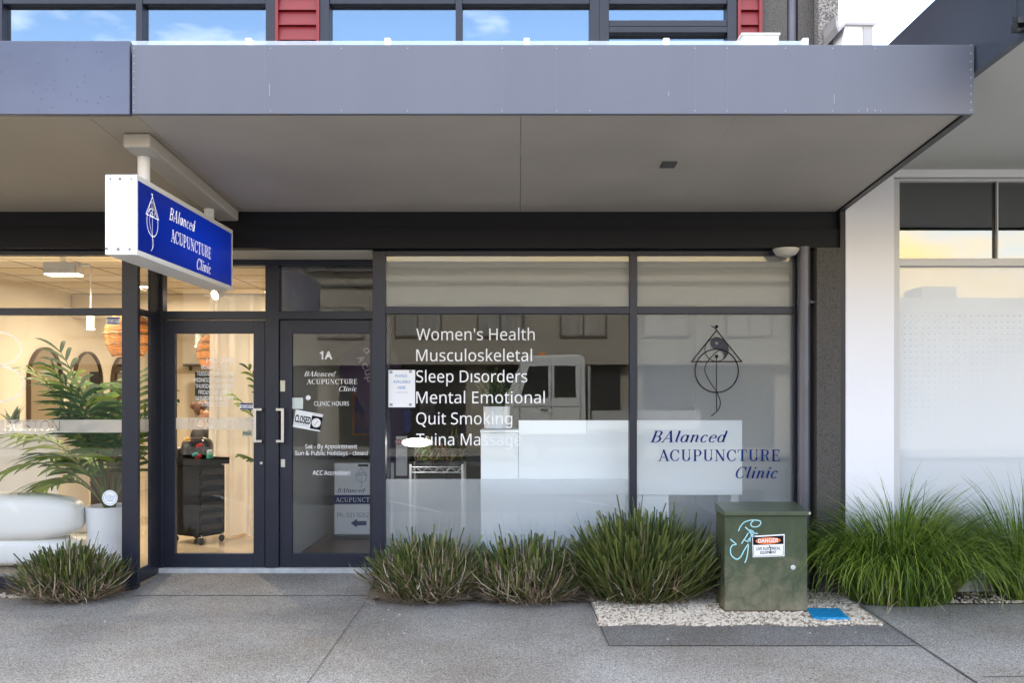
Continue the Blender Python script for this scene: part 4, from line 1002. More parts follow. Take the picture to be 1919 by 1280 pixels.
# ceiling light: boxy linear fitting
Y = 8.6
x0, x1 = PX(80, Y), PX(142, Y); z0, z1 = PZ(514, Y), PZ(491, Y)
lt = thing('ceiling_light', 'boxy white ceiling light glowing behind the salon transom', 'light', ((x0 + x1) / 2, Y, 2.8))
MB().box(x0, x1, Y, Y + .16, z0 + .012, z1 + .0).box((x0 + x1) / 2 - .02, (x0 + x1) / 2 + .02, Y + .06, Y + .10, z1, 2.796).box(x1, x1 + .09, Y + .07, Y + .09, z1 - .03, z1).build('housing', M_white, lt, .006)
mb = MB()
for k in range(4): mb.box(x0 + .01 + k * (x1 - x0) / 4, x0 - .002 + (k + 1) * (x1 - x0) / 4, Y + .01, Y + .15, z0, z0 + .011)
mb.build('diffuser', M_lampglow, lt)
lamp('glow', 'AREA', ((x0 + x1) / 2, Y + .08, z0 - .02), 9.5, WARM, lt, .3)
# cylinder spotlights
def cyl_light(px, pt, pb, Y, label, group, e):
    x = PX(px, Y); zt_, zb_ = PZ(pt, Y), PZ(pb, Y)
    r = thing('spotlight', label, 'spotlight', (x, Y, zb_), group)
    MB().tube([(x, Y, zb_ + .006), (x, Y, zt_)], .042, 16).build('housing', M_white, r, smooth=True)
    MB().tube([(x, Y, zt_), (x, Y, 2.796)], .008, 8).build('stem', M_white, r)
    MB().tube([(x, Y, zb_), (x, Y, zb_ + .005)], .038, 16).build('diffuser', M_lampglow, r)
    lamp('glow', 'SPOT', (x, Y, zb_ - .03), e, WARM, r, .04, (0, 0, 0), R(130))
GS = 'white cylinder spotlights in the salon'
cyl_light(170, 588, 618, 9.4, 'white cylinder spotlight hanging left of the rattan pendant', GS, 14)
cyl_light(371, 622, 650, 12.5, 'white cylinder spotlight seen through the salon door', GS, 14)
Y = 9.0; x, _, z = P(412, 552, Y)
r = thing('track_spotlight', 'glowing white spotlight tilted towards the door transom by the curtain', 'spotlight', (x, Y, z))
MB().tube([(x + .02, Y + .02, z + .03), (x - .03, Y - .05, z - .01)], .05, 16).tube([(x + .02, Y + .02, z + .03), (x + .02, Y + .02, 2.796)], .01, 8).build('housing', M_white, r, smooth=True)
MB().tube([(x - .031, Y - .051, z - .011), (x - .035, Y - .057, z - .014)], .044, 16).build('diffuser', M_lampglow, r)
lamp('glow', 'SPOT', (x - .06, Y - .09, z - .04), 22, WARM, r, .04, (R(-35), 0, 0), R(120))
# added, unseen downlights that even out the salon light and brighten the curtain
for px, yy in ((120, 11.0), (330, 11.5), (60, 13.5)):
    x = {120: -4.5, 330: -3.1, 60: -4.1}[px]
    r = thing('fill_downlight', {120: 'added flat round fill light on the ceiling over the arched mirrors', 330: 'added flat round fill light on the ceiling beyond the salon door', 60: 'added flat round fill light on the ceiling at the far end of the salon'}[px], 'light', (x, yy, 2.79), 'added ceiling fill lights in the salon')
    MB().tube([(x, yy, 2.775), (x, yy, 2.795)], .09, 20).build('rim', M_white, r); MB().tube([(x, yy, 2.77), (x, yy, 2.7745)], .075, 20).build('diffuser', M_lampglow, r)
    lamp('glow', 'AREA', (x, yy, 2.74), 8.5, WARM, r, .25)
# rattan pendants
M_rattan = mat('woven_rattan', (.33, .16, .045), .7, 0, .35, 14, .8, 40, trans=.35, stretch=(1, 1, 6))
def pendant(px, py0, py1, Y, label):
    x = PX(px, Y); z0, z1 = PZ(py1, Y), PZ(py0, Y); h = z1 - z0; rr = h * .52
    r = thing('rattan_pendant', label, 'lamp', (x, Y, z0), 'woven rattan pendant lamps')
    prof = [(rr * k, z) for k, z in ((.62, 0), (.78, .12), (.93, .3), (1.0, .5), (.96, .68), (.80, .86), (.5, .97), (.25, 1.0))]
    mb = MB()
    pr = [(a, z0 + b * h) for a, b in prof]; n = 40; vs = []; fs = []
    for i in range(len(pr)):
        for k in range(n): vs.append((x + pr[i][0] * math.cos(6.28318 * k / n), Y + pr[i][0] * math.sin(6.28318 * k / n), pr[i][1]))
    for i in range(len(pr) - 1):
        for k in range(n): fs.append((i * n + k, i * n + (k + 1) % n, (i + 1) * n + (k + 1) % n, (i + 1) * n + k))
    mb.add(vs, fs); sh = mb.build('shade', M_rattan, r, smooth=True)
    mb = MB()
    for i in range(28):
        z = z0 + h * (i + .5) / 28
        f = (i + .5) / 28
        k = next(j for j in range(7) if prof[j + 1][1] >= f); u = (f - prof[k][1]) / (prof[k + 1][1] - prof[k][1]); ra = (prof[k][0] * (1 - u) + prof[k + 1][0] * u) + .003
        mb.tube([(x + ra * math.cos(a * .2618), Y + ra * math.sin(a * .2618), z + .004 * math.sin(a * 3.1)) for a in range(25)], .0045 if i % 7 else .009, 5, False)
    mb.build('weave', mat('rattan_strand', (.30, .15, .05), .7, 0, .3, 20, trans=.2), sh)
    MB().tube([(x, Y, z1), (x, Y, 2.796)], .006, 8).build('cord', M_black, r)
    MB().sphere((x + .04, Y - .02, z0 + h * .62), .045).build('bulb', M_warmbulb, r, smooth=True)
    lamp('glow', 'POINT', (x, Y, z0 + h * .45), 3.5, (1, .68, .33), r, .06)
pendant(240, 588, 668, 9.0, 'large woven rattan pendant lamp beside the corner post')
pendant(402, 628, 690, 10.6, 'woven rattan pendant lamp half hidden by the curtain')

# curtain
mb = MB(); YQ = 9.5; n = 150; x0, x1 = PX(392, YQ), XP - .08
rows = 14; vs = []; rg = random.Random(3)
ph = [rg.uniform(-.6, .6) for _ in range(40)]
for j in range(rows + 1):
    t = j / rows; z = .03 + (2.5 - .03) * t
    for i in range(n + 1):
        u = i / n
        a = .062 * (1.1 - .35 * t)
        xx = x0 + (x1 - x0) * u - (.05 * (1 - t) ** 2 * math.cos(u * 3)) + .03 * (1 - t) * math.sin(u * 9 + ph[3])
        yy = YQ + a * math.sin(u * 40 + 1.2 * math.sin(u * 11 + ph[1]) + .5 * (1 - t)) + .02 * math.sin(u * 23 + t)
        vs.append((xx, yy, z))
mb.add(vs, [(j * (n + 1) + i, j * (n + 1) + i + 1, (j + 1) * (n + 1) + i + 1, (j + 1) * (n + 1) + i) for j in range(rows) for i in range(n)])
cu = thing('curtain', 'sheer cream floor length curtain behind the salon door', 'curtain', (PX(430, YQ), YQ, 0))
mc = film('sheer_curtain', (.95, .92, .87), .15); mb.build('fabric', mc, cu, smooth=True)
MB().tube([(x0 - .05, YQ, 2.51), (x1 + .0, YQ, 2.51)], .012, 8).build('rail', M_white, cu)

# arched mirrors along the side wall
M_mirror = mat('mirror_glass', (.50, .45, .38), .02, 1.0)
def mirror(yc, label):
    wd, zt_ = .80, 2.07; zb_ = .28
    r = thing('arched_mirror', label, 'mirror', (-5.85, yc, zb_), 'arched mirrors on the salon side wall')
    def outline(k): 
        w_ = wd / 2 - k
        return [(yc - w_, zb_ + k), (yc + w_, zb_ + k)] + [(yc + w_ * math.cos(R(a)), zt_ - wd / 2 + w_ * math.sin(R(a))) for a in range(0, 181, 9)]
    MB().prism(outline(.022), 'x', -5.842, -5.822).build('glass', M_mirror, r)
    a, b = outline(0), outline(.022); n = len(a)
    mb = MB(); mb.add([(x, *p) for x in (-5.845, -5.80) for p in a + b], [(i, (i + 1) % n, n + (i + 1) % n, n + i) for i in range(n)] + [(2 * n + i, 2 * n + (i + 1) % n, 3 * n + (i + 1) % n, 3 * n + i) for i in range(n)] + [(i, 2 * n + i, 2 * n + (i + 1) % n, (i + 1) % n) for i in range(n)] + [(n + i, n + (i + 1) % n, 3 * n + (i + 1) % n, 3 * n + i) for i in range(n)])
    mb.build('frame', mat('bronze_frame', (.10, .065, .04), .35, .7), r)
mirror(11.3, 'arched mirror with a bronze rim nearest the big window'); mirror(12.42, 'middle arched mirror partly behind palm leaves'); mirror(13.54, 'far arched mirror beside the corner post')

# reception desk
DK = thing('reception_desk', 'pale grey salon reception desk behind the white sofa', 'desk', (-5.2, 8.9, .012))
xe = PX(109, 8.8)
MB().box(-5.83, xe, 8.8, 9.45, .05, PZ(815, 8.8)).box(-5.83, xe - .05, 8.84, 9.4, .012, .05).build('body', mat('pale_laminate', (.62, .60, .57), .3, 0, .02, 2), DK, .006)
MB().box(-5.83, xe + .01, 8.79, 9.46, PZ(815, 8.8), PZ(807, 8.8)).build('top', mat('pale_stone_top', (.70, .68, .64), .25), DK, .005)
mb = MB(); mb.box(PX(87, 8.8) - .002, PX(87, 8.8) + .002, 8.797, 8.799, .1, PZ(846, 8.8)).box(-5.8, xe - .01, 8.797, 8.799, PZ(841, 8.8), PZ(840, 8.8)); mb.build('panel_seam', mat('seam_grey', (.3, .29, .28), .6), DK)  # thin grey strips mark the panel joints
DC = thing('dark_cabinet', 'dark cabinet beside the reception desk behind the palm', 'cabinet', (-4.2, 9.9, .012))
MB().box(-4.62, -4.26, 9.9, 10.3, .06, 1.0).build('body', mat('dark_laminate', (.03, .022, .02), .4), DC, .004)
MB().box(-4.6, -4.28, 9.92, 10.28, .012, .06).build('plinth', M_black, DC)
# leafy plant on the desk
rg = random.Random(9); LP = thing('leafy_plant', 'broad dark green leaf plant on the reception desk', 'plant', (PX(26, 9.1), 9.1, 1.14))
mb = MB()
for k in range(9):
    blade(mb, (PX(26, 9.1), 9.1, 1.14), rg.uniform(0, 6.28), rg.uniform(.05, .5), rg.uniform(.16, .32), .10, rg.uniform(.1, .8), 7, False, 0, rg.gauss(0, .6))
mb.build('leaves', mat('rubber_leaf', (.02, .06, .018), .3, trans=.15), LP)
MB().lathe([(.05, 0), (.07, .1), (.066, .1)], (PX(26, 9.1), 9.1, 1.075 + .012), 18).build('pot', M_white, LP, smooth=True)

# rounded sofa
SF = thing('sofa', 'rounded white moulded sofa inside the salon window', 'sofa', (-4.5, 8.0, .012))
def blob(mb, x0, x1, y0, y1, z0, z1, e=2.6, n=22):
    cx, cy_, cz = (x0 + x1) / 2, (y0 + y1) / 2, (z0 + z1) / 2; rx, ry, rz = (x1 - x0) / 2, (y1 - y0) / 2, (z1 - z0) / 2
    sp_ = lambda v, p: math.copysign(abs(v) ** p, v)
    vs = []; m_ = 2 * n; p = 2 / e
    for i in range(n + 1):
        a = -math.pi / 2 + math.pi * i / n
        for k in range(m_):
            b = 2 * math.pi * k / m_
            vs.append((cx + rx * sp_(math.cos(a), p) * sp_(math.cos(b), p), cy_ + ry * sp_(math.cos(a), p) * sp_(math.sin(b), p), cz + rz * sp_(math.sin(a), p)))
    mb.add(vs, [(i * m_ + k, i * m_ + (k + 1) % m_, (i + 1) * m_ + (k + 1) % m_, (i + 1) * m_ + k) for i in range(n) for k in range(m_)])
M_sofa = mat('white_polymer', (.80, .79, .75), .35, 0, .01, 2)
xs1 = PX(157, 7.85)
mb = MB(); blob(mb, -5.9, xs1, 7.62, 8.05, .23, PZ(925, 7.75), 3.8); mb.build('backrest', M_sofa, SF, smooth=True)
mb = MB(); blob(mb, -5.9, xs1 - .04, 7.66, 8.55, .012, .28, 4.5); mb.build('base', M_sofa, SF, smooth=True)
mb = MB(); blob(mb, -5.8, xs1 - .06, 8.0, 8.5, .22, .38, 4.0); mb.build('seat', M_sofa, SF, smooth=True)

# potted palms
M_palm = [mat('palm_leaf', (.065, .14, .025), .6, trans=.15, spec=.25), mat('palm_leaf_light', (.17, .25, .035), .6, trans=.2, spec=.25), mat('palm_leaf_dark', (.03, .08, .032), .6, trans=.15, spec=.25)]
def palm(label, cx, cy_, potz, potr, fr, seed, leafL=.30, xmax=-3.06):
    r = thing('potted_palm', label, 'plant', (cx, cy_, .012), 'potted palms in the salon')
    MB().lathe([(potr * .86, 0), (potr, potz), (potr * .92, potz), (potr * .92, potz - .06), (.01, potz - .06)], (cx, cy_, .012), 32).build('pot', mat('white_ceramic', (.78, .79, .80), .4), r, smooth=True)
    MB().lathe([(potr * .9, 0), (potr * .5, .01), (.01, .012)], (cx, cy_, potz - .045), 20).build('soil', M_soil, r)
    rg = random.Random(seed); st, lf = MB(), MB()
    for az, tilt, L, droop, mi in fr:
        p = Vector((cx + .03 * math.cos(az), cy_ + .03 * math.sin(az), potz - .03)); d = tilt * .35; h = Vector((math.cos(az), math.sin(az), 0)); side = Vector((-math.sin(az), math.cos(az), 0))
        pts = []; n = 16
        for i in range(n + 1):
            pts.append(p.copy()); p = p + (h * math.sin(d) + Vector((0, 0, math.cos(d)))) * (L / n); d += (tilt * .65 + droop * (i / n) * 2) / n
        pts = [q for q in pts if q.x < xmax and q.y > 7.34]
        n2 = len(pts) - 1
        st.tube(pts, [.010 * (1 - .75 * i / n) for i in range(n2 + 1)], 6)
        m = 11
        for i in range(m):
            t = .40 + .60 * i / (m - 1); k = min(n - 1, int(t * n))
            if k + 1 > n2: continue
            q = pts[k] + (pts[k + 1] - pts[k]) * (t * n - k); tg = (pts[k + 1] - pts[k]).normalized()
            for s_ in (-1, 1):
                ll = leafL * (1.15 - abs(t - .62) * 1.3) * rg.uniform(.85, 1.1)
                up = tg.cross(side).normalized(); up = up if up.z > 0 else -up
                dv = (tg * (.55 + .5 * (t - .4)) + side * s_ * .85 + up * .18).normalized(); wv = dv.cross(up).normalized()
                e_ = q + dv * ll
                if max(q.x, e_.x) > xmax or min(q.y, e_.y) < 7.36: continue      # leaves stay inside the glass
                vs = []; ns = 5; pp = q.copy()
                for j in range(ns + 1):
                    u = j / ns; wd = .044 * math.sin(math.pi * min(.97, .12 + .86 * u)) ** .8
                    vs += [pp + wv * wd / 2, pp - wv * wd / 2]; dv = (dv + Vector((0, 0, -.16 * rg.uniform(.5, 1.5)))).normalized(); pp = pp + dv * ll / ns
                lf.add(vs, [(2 * j, 2 * j + 1, 2 * j + 3, 2 * j + 2) for j in range(ns)], mi if rg.random() < .7 else rg.choice((0, 1, 2)))
    st.build('stems', mat('palm_stem', (.10, .12, .04), .5), r, smooth=True); lf.build('fronds', M_palm, r)
palm('large potted palm in a white pot by the salon window', PX(207, 7.95), 7.95, .50, .20,
     [(3.1, .30, 1.45, .35, 2), (3.35, .50, 1.35, .45, 1), (2.8, .42, 1.25, .4, 0), (3.9, .35, 1.3, .4, 2), (2.2, .45, 1.2, .45, 0), (4.6, .45, 1.2, .5, 2), (5.4, .5, 1.1, .5, 2), (.1, .45, 1.25, .45, 0), (.8, .6, 1.1, .5, 2), (1.4, .35, 1.3, .4, 0),
      (3.2, 1.0, 1.05, .65, 1), (3.5, 1.35, .92, .75, 1), (2.75, 1.2, .9, .7, 0), (3.05, 1.65, .80, .85, 1), (-.4, 1.0, .9, .7, 2), (4.2, 1.0, .85, .7, 0)], 21, .42)
palm('second potted palm hidden behind the salon door edge', -2.24, 8.75, .45, .16, [(3.14, .35, 1.15, .6, 1), (3.5, .6, .6, .7, 0), (.4, .5, 1.0, .5, 0), (3.0, .2, 1.35, .4, 1), (1.5, .5, 1.0, .5, 0)], 22, .24, -2.14)

# trolley
YT = 9.15
TR = thing('salon_trolley', 'black salon trolley on castors behind the salon door', 'trolley', (PX(371, YT), YT, .012)); ang = R(-30)
O = Vector((PX(371, YT), YT, .012)); RM = Matrix.Translation(O) @ Matrix.Rotation(ang, 4, 'Z')
M_tr = mat('black_moulded_plastic', (.005, .005, .0055), .6, 0, .2, 5, spec=.15)
MB().box(-.20, .17, -.15, .15, .10, .76, RM).build('carcass', M_tr, TR, .004)
MB().box(-.21, .20, -.162, -.151, .09, .765, RM).box(-.21, .20, .151, .162, .09, .765, RM).box(-.2, .2, -.15, .15, .075, .099, RM).build('side_panel', mat('matt_black_panel', (.007, .0065, .0065), .7, spec=.12), TR, .004)
MB().box(-.24, .25, -.18, .18, .775, .80, RM).box(-.24, .25, -.18, -.17, .80, .84, RM).box(-.24, .25, .17, .18, .80, .84, RM).box(-.24, -.23, -.169, .169, .80, .84, RM).box(.24, .25, -.169, .169, .80, .84, RM).build('tray', M_tr, TR, .004)
for k in range(6):
    z = .12 + k * .108
    mb = MB()
    n = 8; pr = [(.172 + .045 * math.sin(math.pi * .5 * i / n), z + .07 * (i / n) ** 1.5) for i in range(n + 1)]
    pr2 = [(a - .006, b2) for a, b2 in reversed(pr)]
    vs = [RM @ Vector((u, y, v)) for y in (-.14, .14) for u, v in pr + pr2]; m_ = len(pr + pr2)
    mb.add(vs, [tuple(range(m_)), tuple(range(2 * m_ - 1, m_ - 1, -1))] + [(i, i + m_, (i + 1) % m_ + m_, (i + 1) % m_) for i in range(m_)])
    mb.build('drawer', mat('smoky_drawer', (.025, .023, .021), .3, spec=.3), TR)
for x, y in ((-.17, -.13), (.19, -.13), (-.17, .13), (.19, .13)):
    mb = MB(); c_ = RM @ Vector((x, y, .034)); mb.tube([c_ + Vector((-.012, .005, 0)), c_ + Vector((.012, -.005, 0))], .033, 16)
    ca = mb.build('castor', mat('castor_rubber', (.02, .02, .02), .5), TR, .004)
    c2 = c_ + Vector((0, 0, .015)); MB().tube([c2, c2 + Vector((0, 0, .04))], .012, 8).build('fork', M_steel, ca)
HM = thing('foil_machine', 'black rounded styling machine with coloured clips standing on the trolley', 'machine', tuple(RM @ Vector((0, 0, .80))))
mb = MB(); c_ = RM @ Vector((-.03, .02, .80)); blob(mb, c_.x - .15, c_.x + .15, c_.y - .11, c_.y + .11, c_.z, c_.z + .24, 3.2, 12); mb.build('body', mat('glossy_black', (.012, .011, .012), .18), HM, smooth=True)
for (dx, dz, col, nm) in ((-.06, .20, (.75, .38, .02), 'yellow_clip'), (.06, .14, (.55, .03, .03), 'red_clip'), (.05, .03, (.6, .03, .02), 'red_clip'), (.02, .05, (.05, .35, .3), 'green_clip')):
    mb = MB(); mb.box(c_.x + dx - .03, c_.x + dx + .02, c_.y - .135, c_.y - .115, c_.z + dz, c_.z + dz + .03, None); mb.box(c_.x + dx - .01, c_.x + dx + .035, c_.y - .14, c_.y - .12, c_.z + dz + .018, c_.z + dz + .045); mb.build(nm, mat(nm, col, .4), HM, .006)
bt = RM @ Vector((.19, -.02, .80)); BT = thing('bottle', 'green plastic bottle with a clear cap on the trolley', 'bottle', tuple(bt))
MB().lathe([(.030, 0), (.032, .01), (.032, .075), (.026, .085)], tuple(bt), 18).build('body', mat('green_liquid', (.05, .30, .20), .25), BT, smooth=True)
MB().lathe([(.027, .086), (.027, .115), (.02, .12)], tuple(bt), 18).build('cap', mat('pale_cap', (.45, .6, .55), .3), BT, smooth=True)
# far end of the salon
SHF = thing('wall_shelf', 'dark narrow shelf on the back wall of the salon', 'shelf', (-4.7, 14.8, 1.72)); MB().box(PX(345, 14.85), PX(400, 14.85), 14.8, 14.99, PZ(686, 14.8), PZ(682, 14.8)).build('board', mat('dark_timber', (.05, .032, .02), .5), SHF); MB().box(PX(352, 14.85), PX(354, 14.85), 14.9, 14.99, PZ(694, 14.8), PZ(686.5, 14.8)).build('bracket', M_black, SHF)
BB = thing('menu_board', 'black board leaning on the back wall seen through the salon door', 'board', (PX(385, 14.6), 14.7, .9)); MB().box(PX(361, 14.6), PX(410, 14.6), 14.7, 14.73, PZ(742, 14.6), PZ(697, 14.6)).build('panel', mat('black_board', (.012, .012, .013), .5), BB, .004)
MB().box(PX(360, 14.6), PX(411, 14.6), 14.731, 14.75, PZ(790, 14.6), PZ(696, 14.6)).build('backing', mat('grey_board', (.25, .24, .23), .6), BB)
# seated client: one skinned body, hair and robe as children
PE = thing('person', 'person with tied auburn hair seated in a black robe beyond the trolley', 'person', (PX(377, 11.0), 11.0, .012))
def skin(name, pts, edges, rad, m, parent, sub=2):
    me = bpy.data.meshes.new(name); org = root_loc(parent)
    me.from_pydata([tuple(p[i] - org[i] for i in range(3)) for p in pts], edges, []); me.materials.append(m)
    o = bpy.data.objects.new(name, me); C.objects.link(o)
    md = o.modifiers.new('s', 'SKIN')
    for i, r_ in enumerate(rad):
        v = me.skin_vertices[0].data[i]; v.radius = (r_ if isinstance(r_, tuple) else (r_, r_)); v.use_root = i == 0
    s2 = o.modifiers.new('u', 'SUBSURF'); s2.levels = sub; s2.render_levels = sub
    dg = bpy.context.evaluated_depsgraph_get(); me2 = bpy.data.meshes.new_from_object(o.evaluated_get(dg))
    for p in me2.polygons: p.use_smooth = True
    o.modifiers.clear(); o.data = me2; o.parent = parent
    return o
px_, py_ = PX(377, 11.0), 11.0
def pp_(x, y, z): return (px_ + x, py_ + y, z)
M_skin = mat('skin', (.52, .30, .20), .5, 0, .05, 8)
pts = [pp_(0, 0, .50), pp_(0, .0, .70), pp_(.01, .0, .92), pp_(.01, 0, 1.05), pp_(.02, 0, 1.13), pp_(.03, 0, 1.22), pp_(.035, 0, 1.31),
       pp_(.02, -.17, 1.03), pp_(.07, -.22, .80), pp_(.27, -.18, .72), pp_(.36, -.15, .73), pp_(.02, .17, 1.03), pp_(.07, .22, .80), pp_(.27, .18, .72), pp_(.36, .15, .73),
       pp_(.20, -.10, .50), pp_(.45, -.11, .50), pp_(.47, -.11, .08), pp_(.58, -.12, .045), pp_(.20, .10, .50), pp_(.45, .11, .50), pp_(.47, .11, .08), pp_(.58, .12, .045)]
ed = [(0, 1), (1, 2), (2, 3), (3, 4), (4, 5), (5, 6), (3, 7), (7, 8), (8, 9), (9, 10), (3, 11), (11, 12), (12, 13), (13, 14), (0, 15), (15, 16), (16, 17), (17, 18), (0, 19), (19, 20), (20, 21), (21, 22)]
rd = [.14, .12, .13, .09, .052, .075, .085, .058, .045, .035, .028, .058, .045, .035, .028, .085, .062, .04, .03, .085, .062, .04, .03]
skin('body', pts, ed, rd, M_skin, PE)
mb = MB(); mb.sphere(pp_(.015, 0, 1.315), .098, 10, 1.05, 1.05, .95); mb.sphere(pp_(-.08, 0, 1.35), .05, 8); mb.v = [v for v in mb.v]
mb.v = [(v[0] - (.03 if v[0] > px_ + .06 and v[2] < 1.36 else 0) - (.05 if v[0] > px_ + .03 and v[2] < 1.33 else 0), v[1], v[2]) for v in mb.v]
mb.build('hair', mat('auburn_hair', (.11, .045, .02), .5, 0, .3, 40), PE, smooth=True)
mb = MB(); mb.sphere(pp_(.122, 0, 1.275), .016, 6, 1.2); mb.build('nose', M_skin, PE, smooth=True)
for s_ in (-1, 1): MB().sphere(pp_(.108, s_ * .032, 1.295), .009, 6).build('eye', mat('eye_dark', (.03, .02, .02), .2), PE, smooth=True)
MB().box(px_ + .108, px_ + .114, py_ - .022, py_ + .022, 1.238, 1.246).build('mouth', mat('lips', (.4, .12, .1), .5), PE)
for s_ in (-1, 1): MB().sphere(pp_(.03, s_ * .082, 1.28), .022, 6, 1.3, .6, .4).build('ear', M_skin, PE, smooth=True)
skin('robe', [pp_(0, 0, .56), pp_(0, 0, .75), pp_(.01, 0, .95), pp_(.015, 0, 1.06), pp_(.02, -.18, 1.03), pp_(.08, -.23, .80), pp_(.02, .18, 1.03), pp_(.08, .23, .80), pp_(.22, -.1, .52), pp_(.22, .1, .52)],
     [(0, 1), (1, 2), (2, 3), (3, 4), (4, 5), (3, 6), (6, 7), (0, 8), (0, 9)], [.17, .145, .15, .09, .075, .065, .075, .065, .11, .11], mat('black_robe', (.015, .014, .014), .7), PE)
CH = thing('salon_chair', 'black salon chair on a round steel base under the seated person', 'chair', (px_, py_, .012))
mb = MB(); blob(mb, px_ - .26, px_ + .26, py_ - .27, py_ + .27, .32, .44, 4, 10); mb.build('seat', M_black, CH, smooth=True)
mb = MB(); blob(mb, px_ - .30, px_ - .18, py_ - .26, py_ + .26, .42, .86, 4, 10); mb.build('backrest', M_black, CH, smooth=True)
MB().tube([(px_, py_, .05), (px_, py_, .34)], .035, 14).build('column', M_steel, CH); MB().lathe([(.24, 0), (.24, .02), (.05, .045)], (px_, py_, .012), 24).build('foot', M_steel, CH, smooth=True)

# ------------------------------------------------------------------ clinic interior
M_wdesk = mat('white_desk_laminate', (.90, .92, .94), .35, 0, .02, 1)
Y = 7.50
RD = thing('reception_counter', 'white clinic reception counter behind the frosted window', 'counter', (PX(1150, Y), Y, .012))
MB().pbox(972, 788, 1391, 928, Y, .04).build('front_panel', M_wdesk, RD, .003)
MB().box(PX(980, Y), PX(1385, Y), Y + .045, Y + .7, PZ(928, Y), PZ(922, Y)).build('worktop', M_wdesk, RD)
MB().box(PX(972, Y) , PX(1254, Y), Y + .03, Y + .06, .012, PZ(928.5, Y)).build('modesty_panel', M_wdesk, RD)
MB().box(PX(1375, Y), PX(1390, Y), Y + .1, Y + .6, .012, PZ(928.5, Y)).build('leg', M_wdesk, RD)
CB = thing('white_cabinet', 'white cabinet carrying the pot plant beside the clinic counter', 'cabinet', (PX(936, Y), Y, .012))
MB().box(PX(901, Y), PX(971.5, Y), Y, Y + .45, .012, PZ(812, Y)).build('body', M_wdesk, CB, .003)
MB().box(PX(900, Y), PX(971.7, Y), Y - .004, Y + .46, PZ(811.5, Y), PZ(806, Y)).build('top', M_wdesk, CB, .002)
# pot plant
Yp = 7.66; x, _, z = P(931, 806, Yp); zc = PZ(806, Y)
PP = thing('pot_plant', 'bushy small leaved plant in a white pot on the white cabinet', 'plant', (x, Yp, zc))
MB().lathe([(.085, 0), (.105, .01), (.112, .19), (.104, .19), (.1, .15), (.01, .15)], (x, Yp, zc + .001), 28).build('pot', mat('white_ceramic', (.78, .79, .80), .4), PP, smooth=True)
rg = random.Random(31); st, lf = MB(), MB()
for k in range(40):
    az = rg.uniform(0, 6.28); t_i = rg.uniform(.05, .65); L = rg.uniform(.14, .36); h = Vector((math.cos(az), math.sin(az), 0)); p = Vector((x, Yp, zc + .15)) + h * .03
    d = (h * math.sin(t_i) + Vector((0, 0, math.cos(t_i)))); st.tube([p, p + d * L * .5, p + d * L + Vector((0, 0, -.01))], .003, 5)
    for j in range(11):
        q = p + d * L * (.3 + .7 * j / 10)
        blade(lf, q, rg.uniform(0, 6.28), rg.uniform(.5, 1.5), rg.uniform(.045, .075), .026, rg.uniform(0, .8), 4, False, rg.choice((0, 1, 2)), rg.gauss(0, .5))
st.build('stems', mat('palm_stem', (.10, .12, .04), .5), PP); lf.build('leaves', [mat('box_leaf', (.06, .11, .03), .5), mat('box_leaf_light', (.14, .18, .05), .5), mat('box_leaf_dark', (.025, .05, .018), .5)], PP)
# wire shelf with plants
Yw = 7.75; WS = thing('wire_shelf', 'chrome wire shelf unit behind the frosted strip of the clinic window', 'shelf', (PX(820, Yw), Yw, .012))
x0, x1 = PX(769, Yw), PX(867, Yw); zt_ = PZ(877, Yw); zb_ = PZ(888, Yw)
for x in (x0, x1):
    for y in (Yw, Yw + .35): MB().tube([(x, y, .012), (x, y, zt_ + .03)], .012, 10).build('post', mat('dull_chrome', (.42, .42, .42), .5, .6), WS, smooth=True)
for zz in (zb_ + .01, .25):
    mb = MB()
    for y in (Yw, Yw + .35):
        mb.tube([(x0, y, zz), (x1, y, zz)], .004, 6).tube([(x0, y, zz + .045), (x1, y, zz + .045)], .004, 6)
        for k in range(9): a = x0 + (x1 - x0) * k / 9; b2 = x0 + (x1 - x0) * (k + 1) / 9; mb.tube([(a, y, zz + (.045 if k % 2 else 0)), (b2, y, zz + (0 if k % 2 else .045))], .0025, 5)
    for k in range(20): mb.tube([(x0 + (x1 - x0) * (k + .5) / 20, Yw, zz + .046), (x0 + (x1 - x0) * (k + .5) / 20, Yw + .35, zz + .046)], .002, 5)
    mb.build('wire_tray', mat('dull_chrome', (.42, .42, .42), .5, .6), WS)
def shelf_plant(px, label, seed, dark, h_):
    x = PX(px, Yw); z = zb_ + .06; r = thing('shelf_plant', label, 'plant', (x, Yw + .15, z), 'plants on the wire shelf'); rg = random.Random(seed); mb = MB()
    for k in range(260): blade(mb, (x + rg.gauss(0, .05), Yw + .10 + rg.gauss(0, .04), z + .05), rg.uniform(0, 6.28), abs(rg.gauss(.5, .5)), h_ * rg.uniform(.5, 1.1), rg.uniform(.010, .020), rg.uniform(.3, 2.0), 5, False, rg.choice((0, 1, 2)), rg.gauss(0, .6))
    mb.build('leaves', [mat('fern_green', (.09, .14, .03), .5, trans=.2), mat('fern_dark', (.04, .07, .022), .5, trans=.2), mat('fern_red', (.17, .09, .05), .5, trans=.2)], r)
    MB().lathe([(.04, 0), (.05, .05), (.045, .05)], (x, Yw + .15, z), 16).build('pot', mat('grey_pot', (.06, .06, .06), .6), r, smooth=True)
shelf_plant(800, 'low spreading green plant at the left end of the wire shelf', 1, 0, .26); shelf_plant(846, 'taller reddish green plant at the right end of the wire shelf', 2, 1, .33)
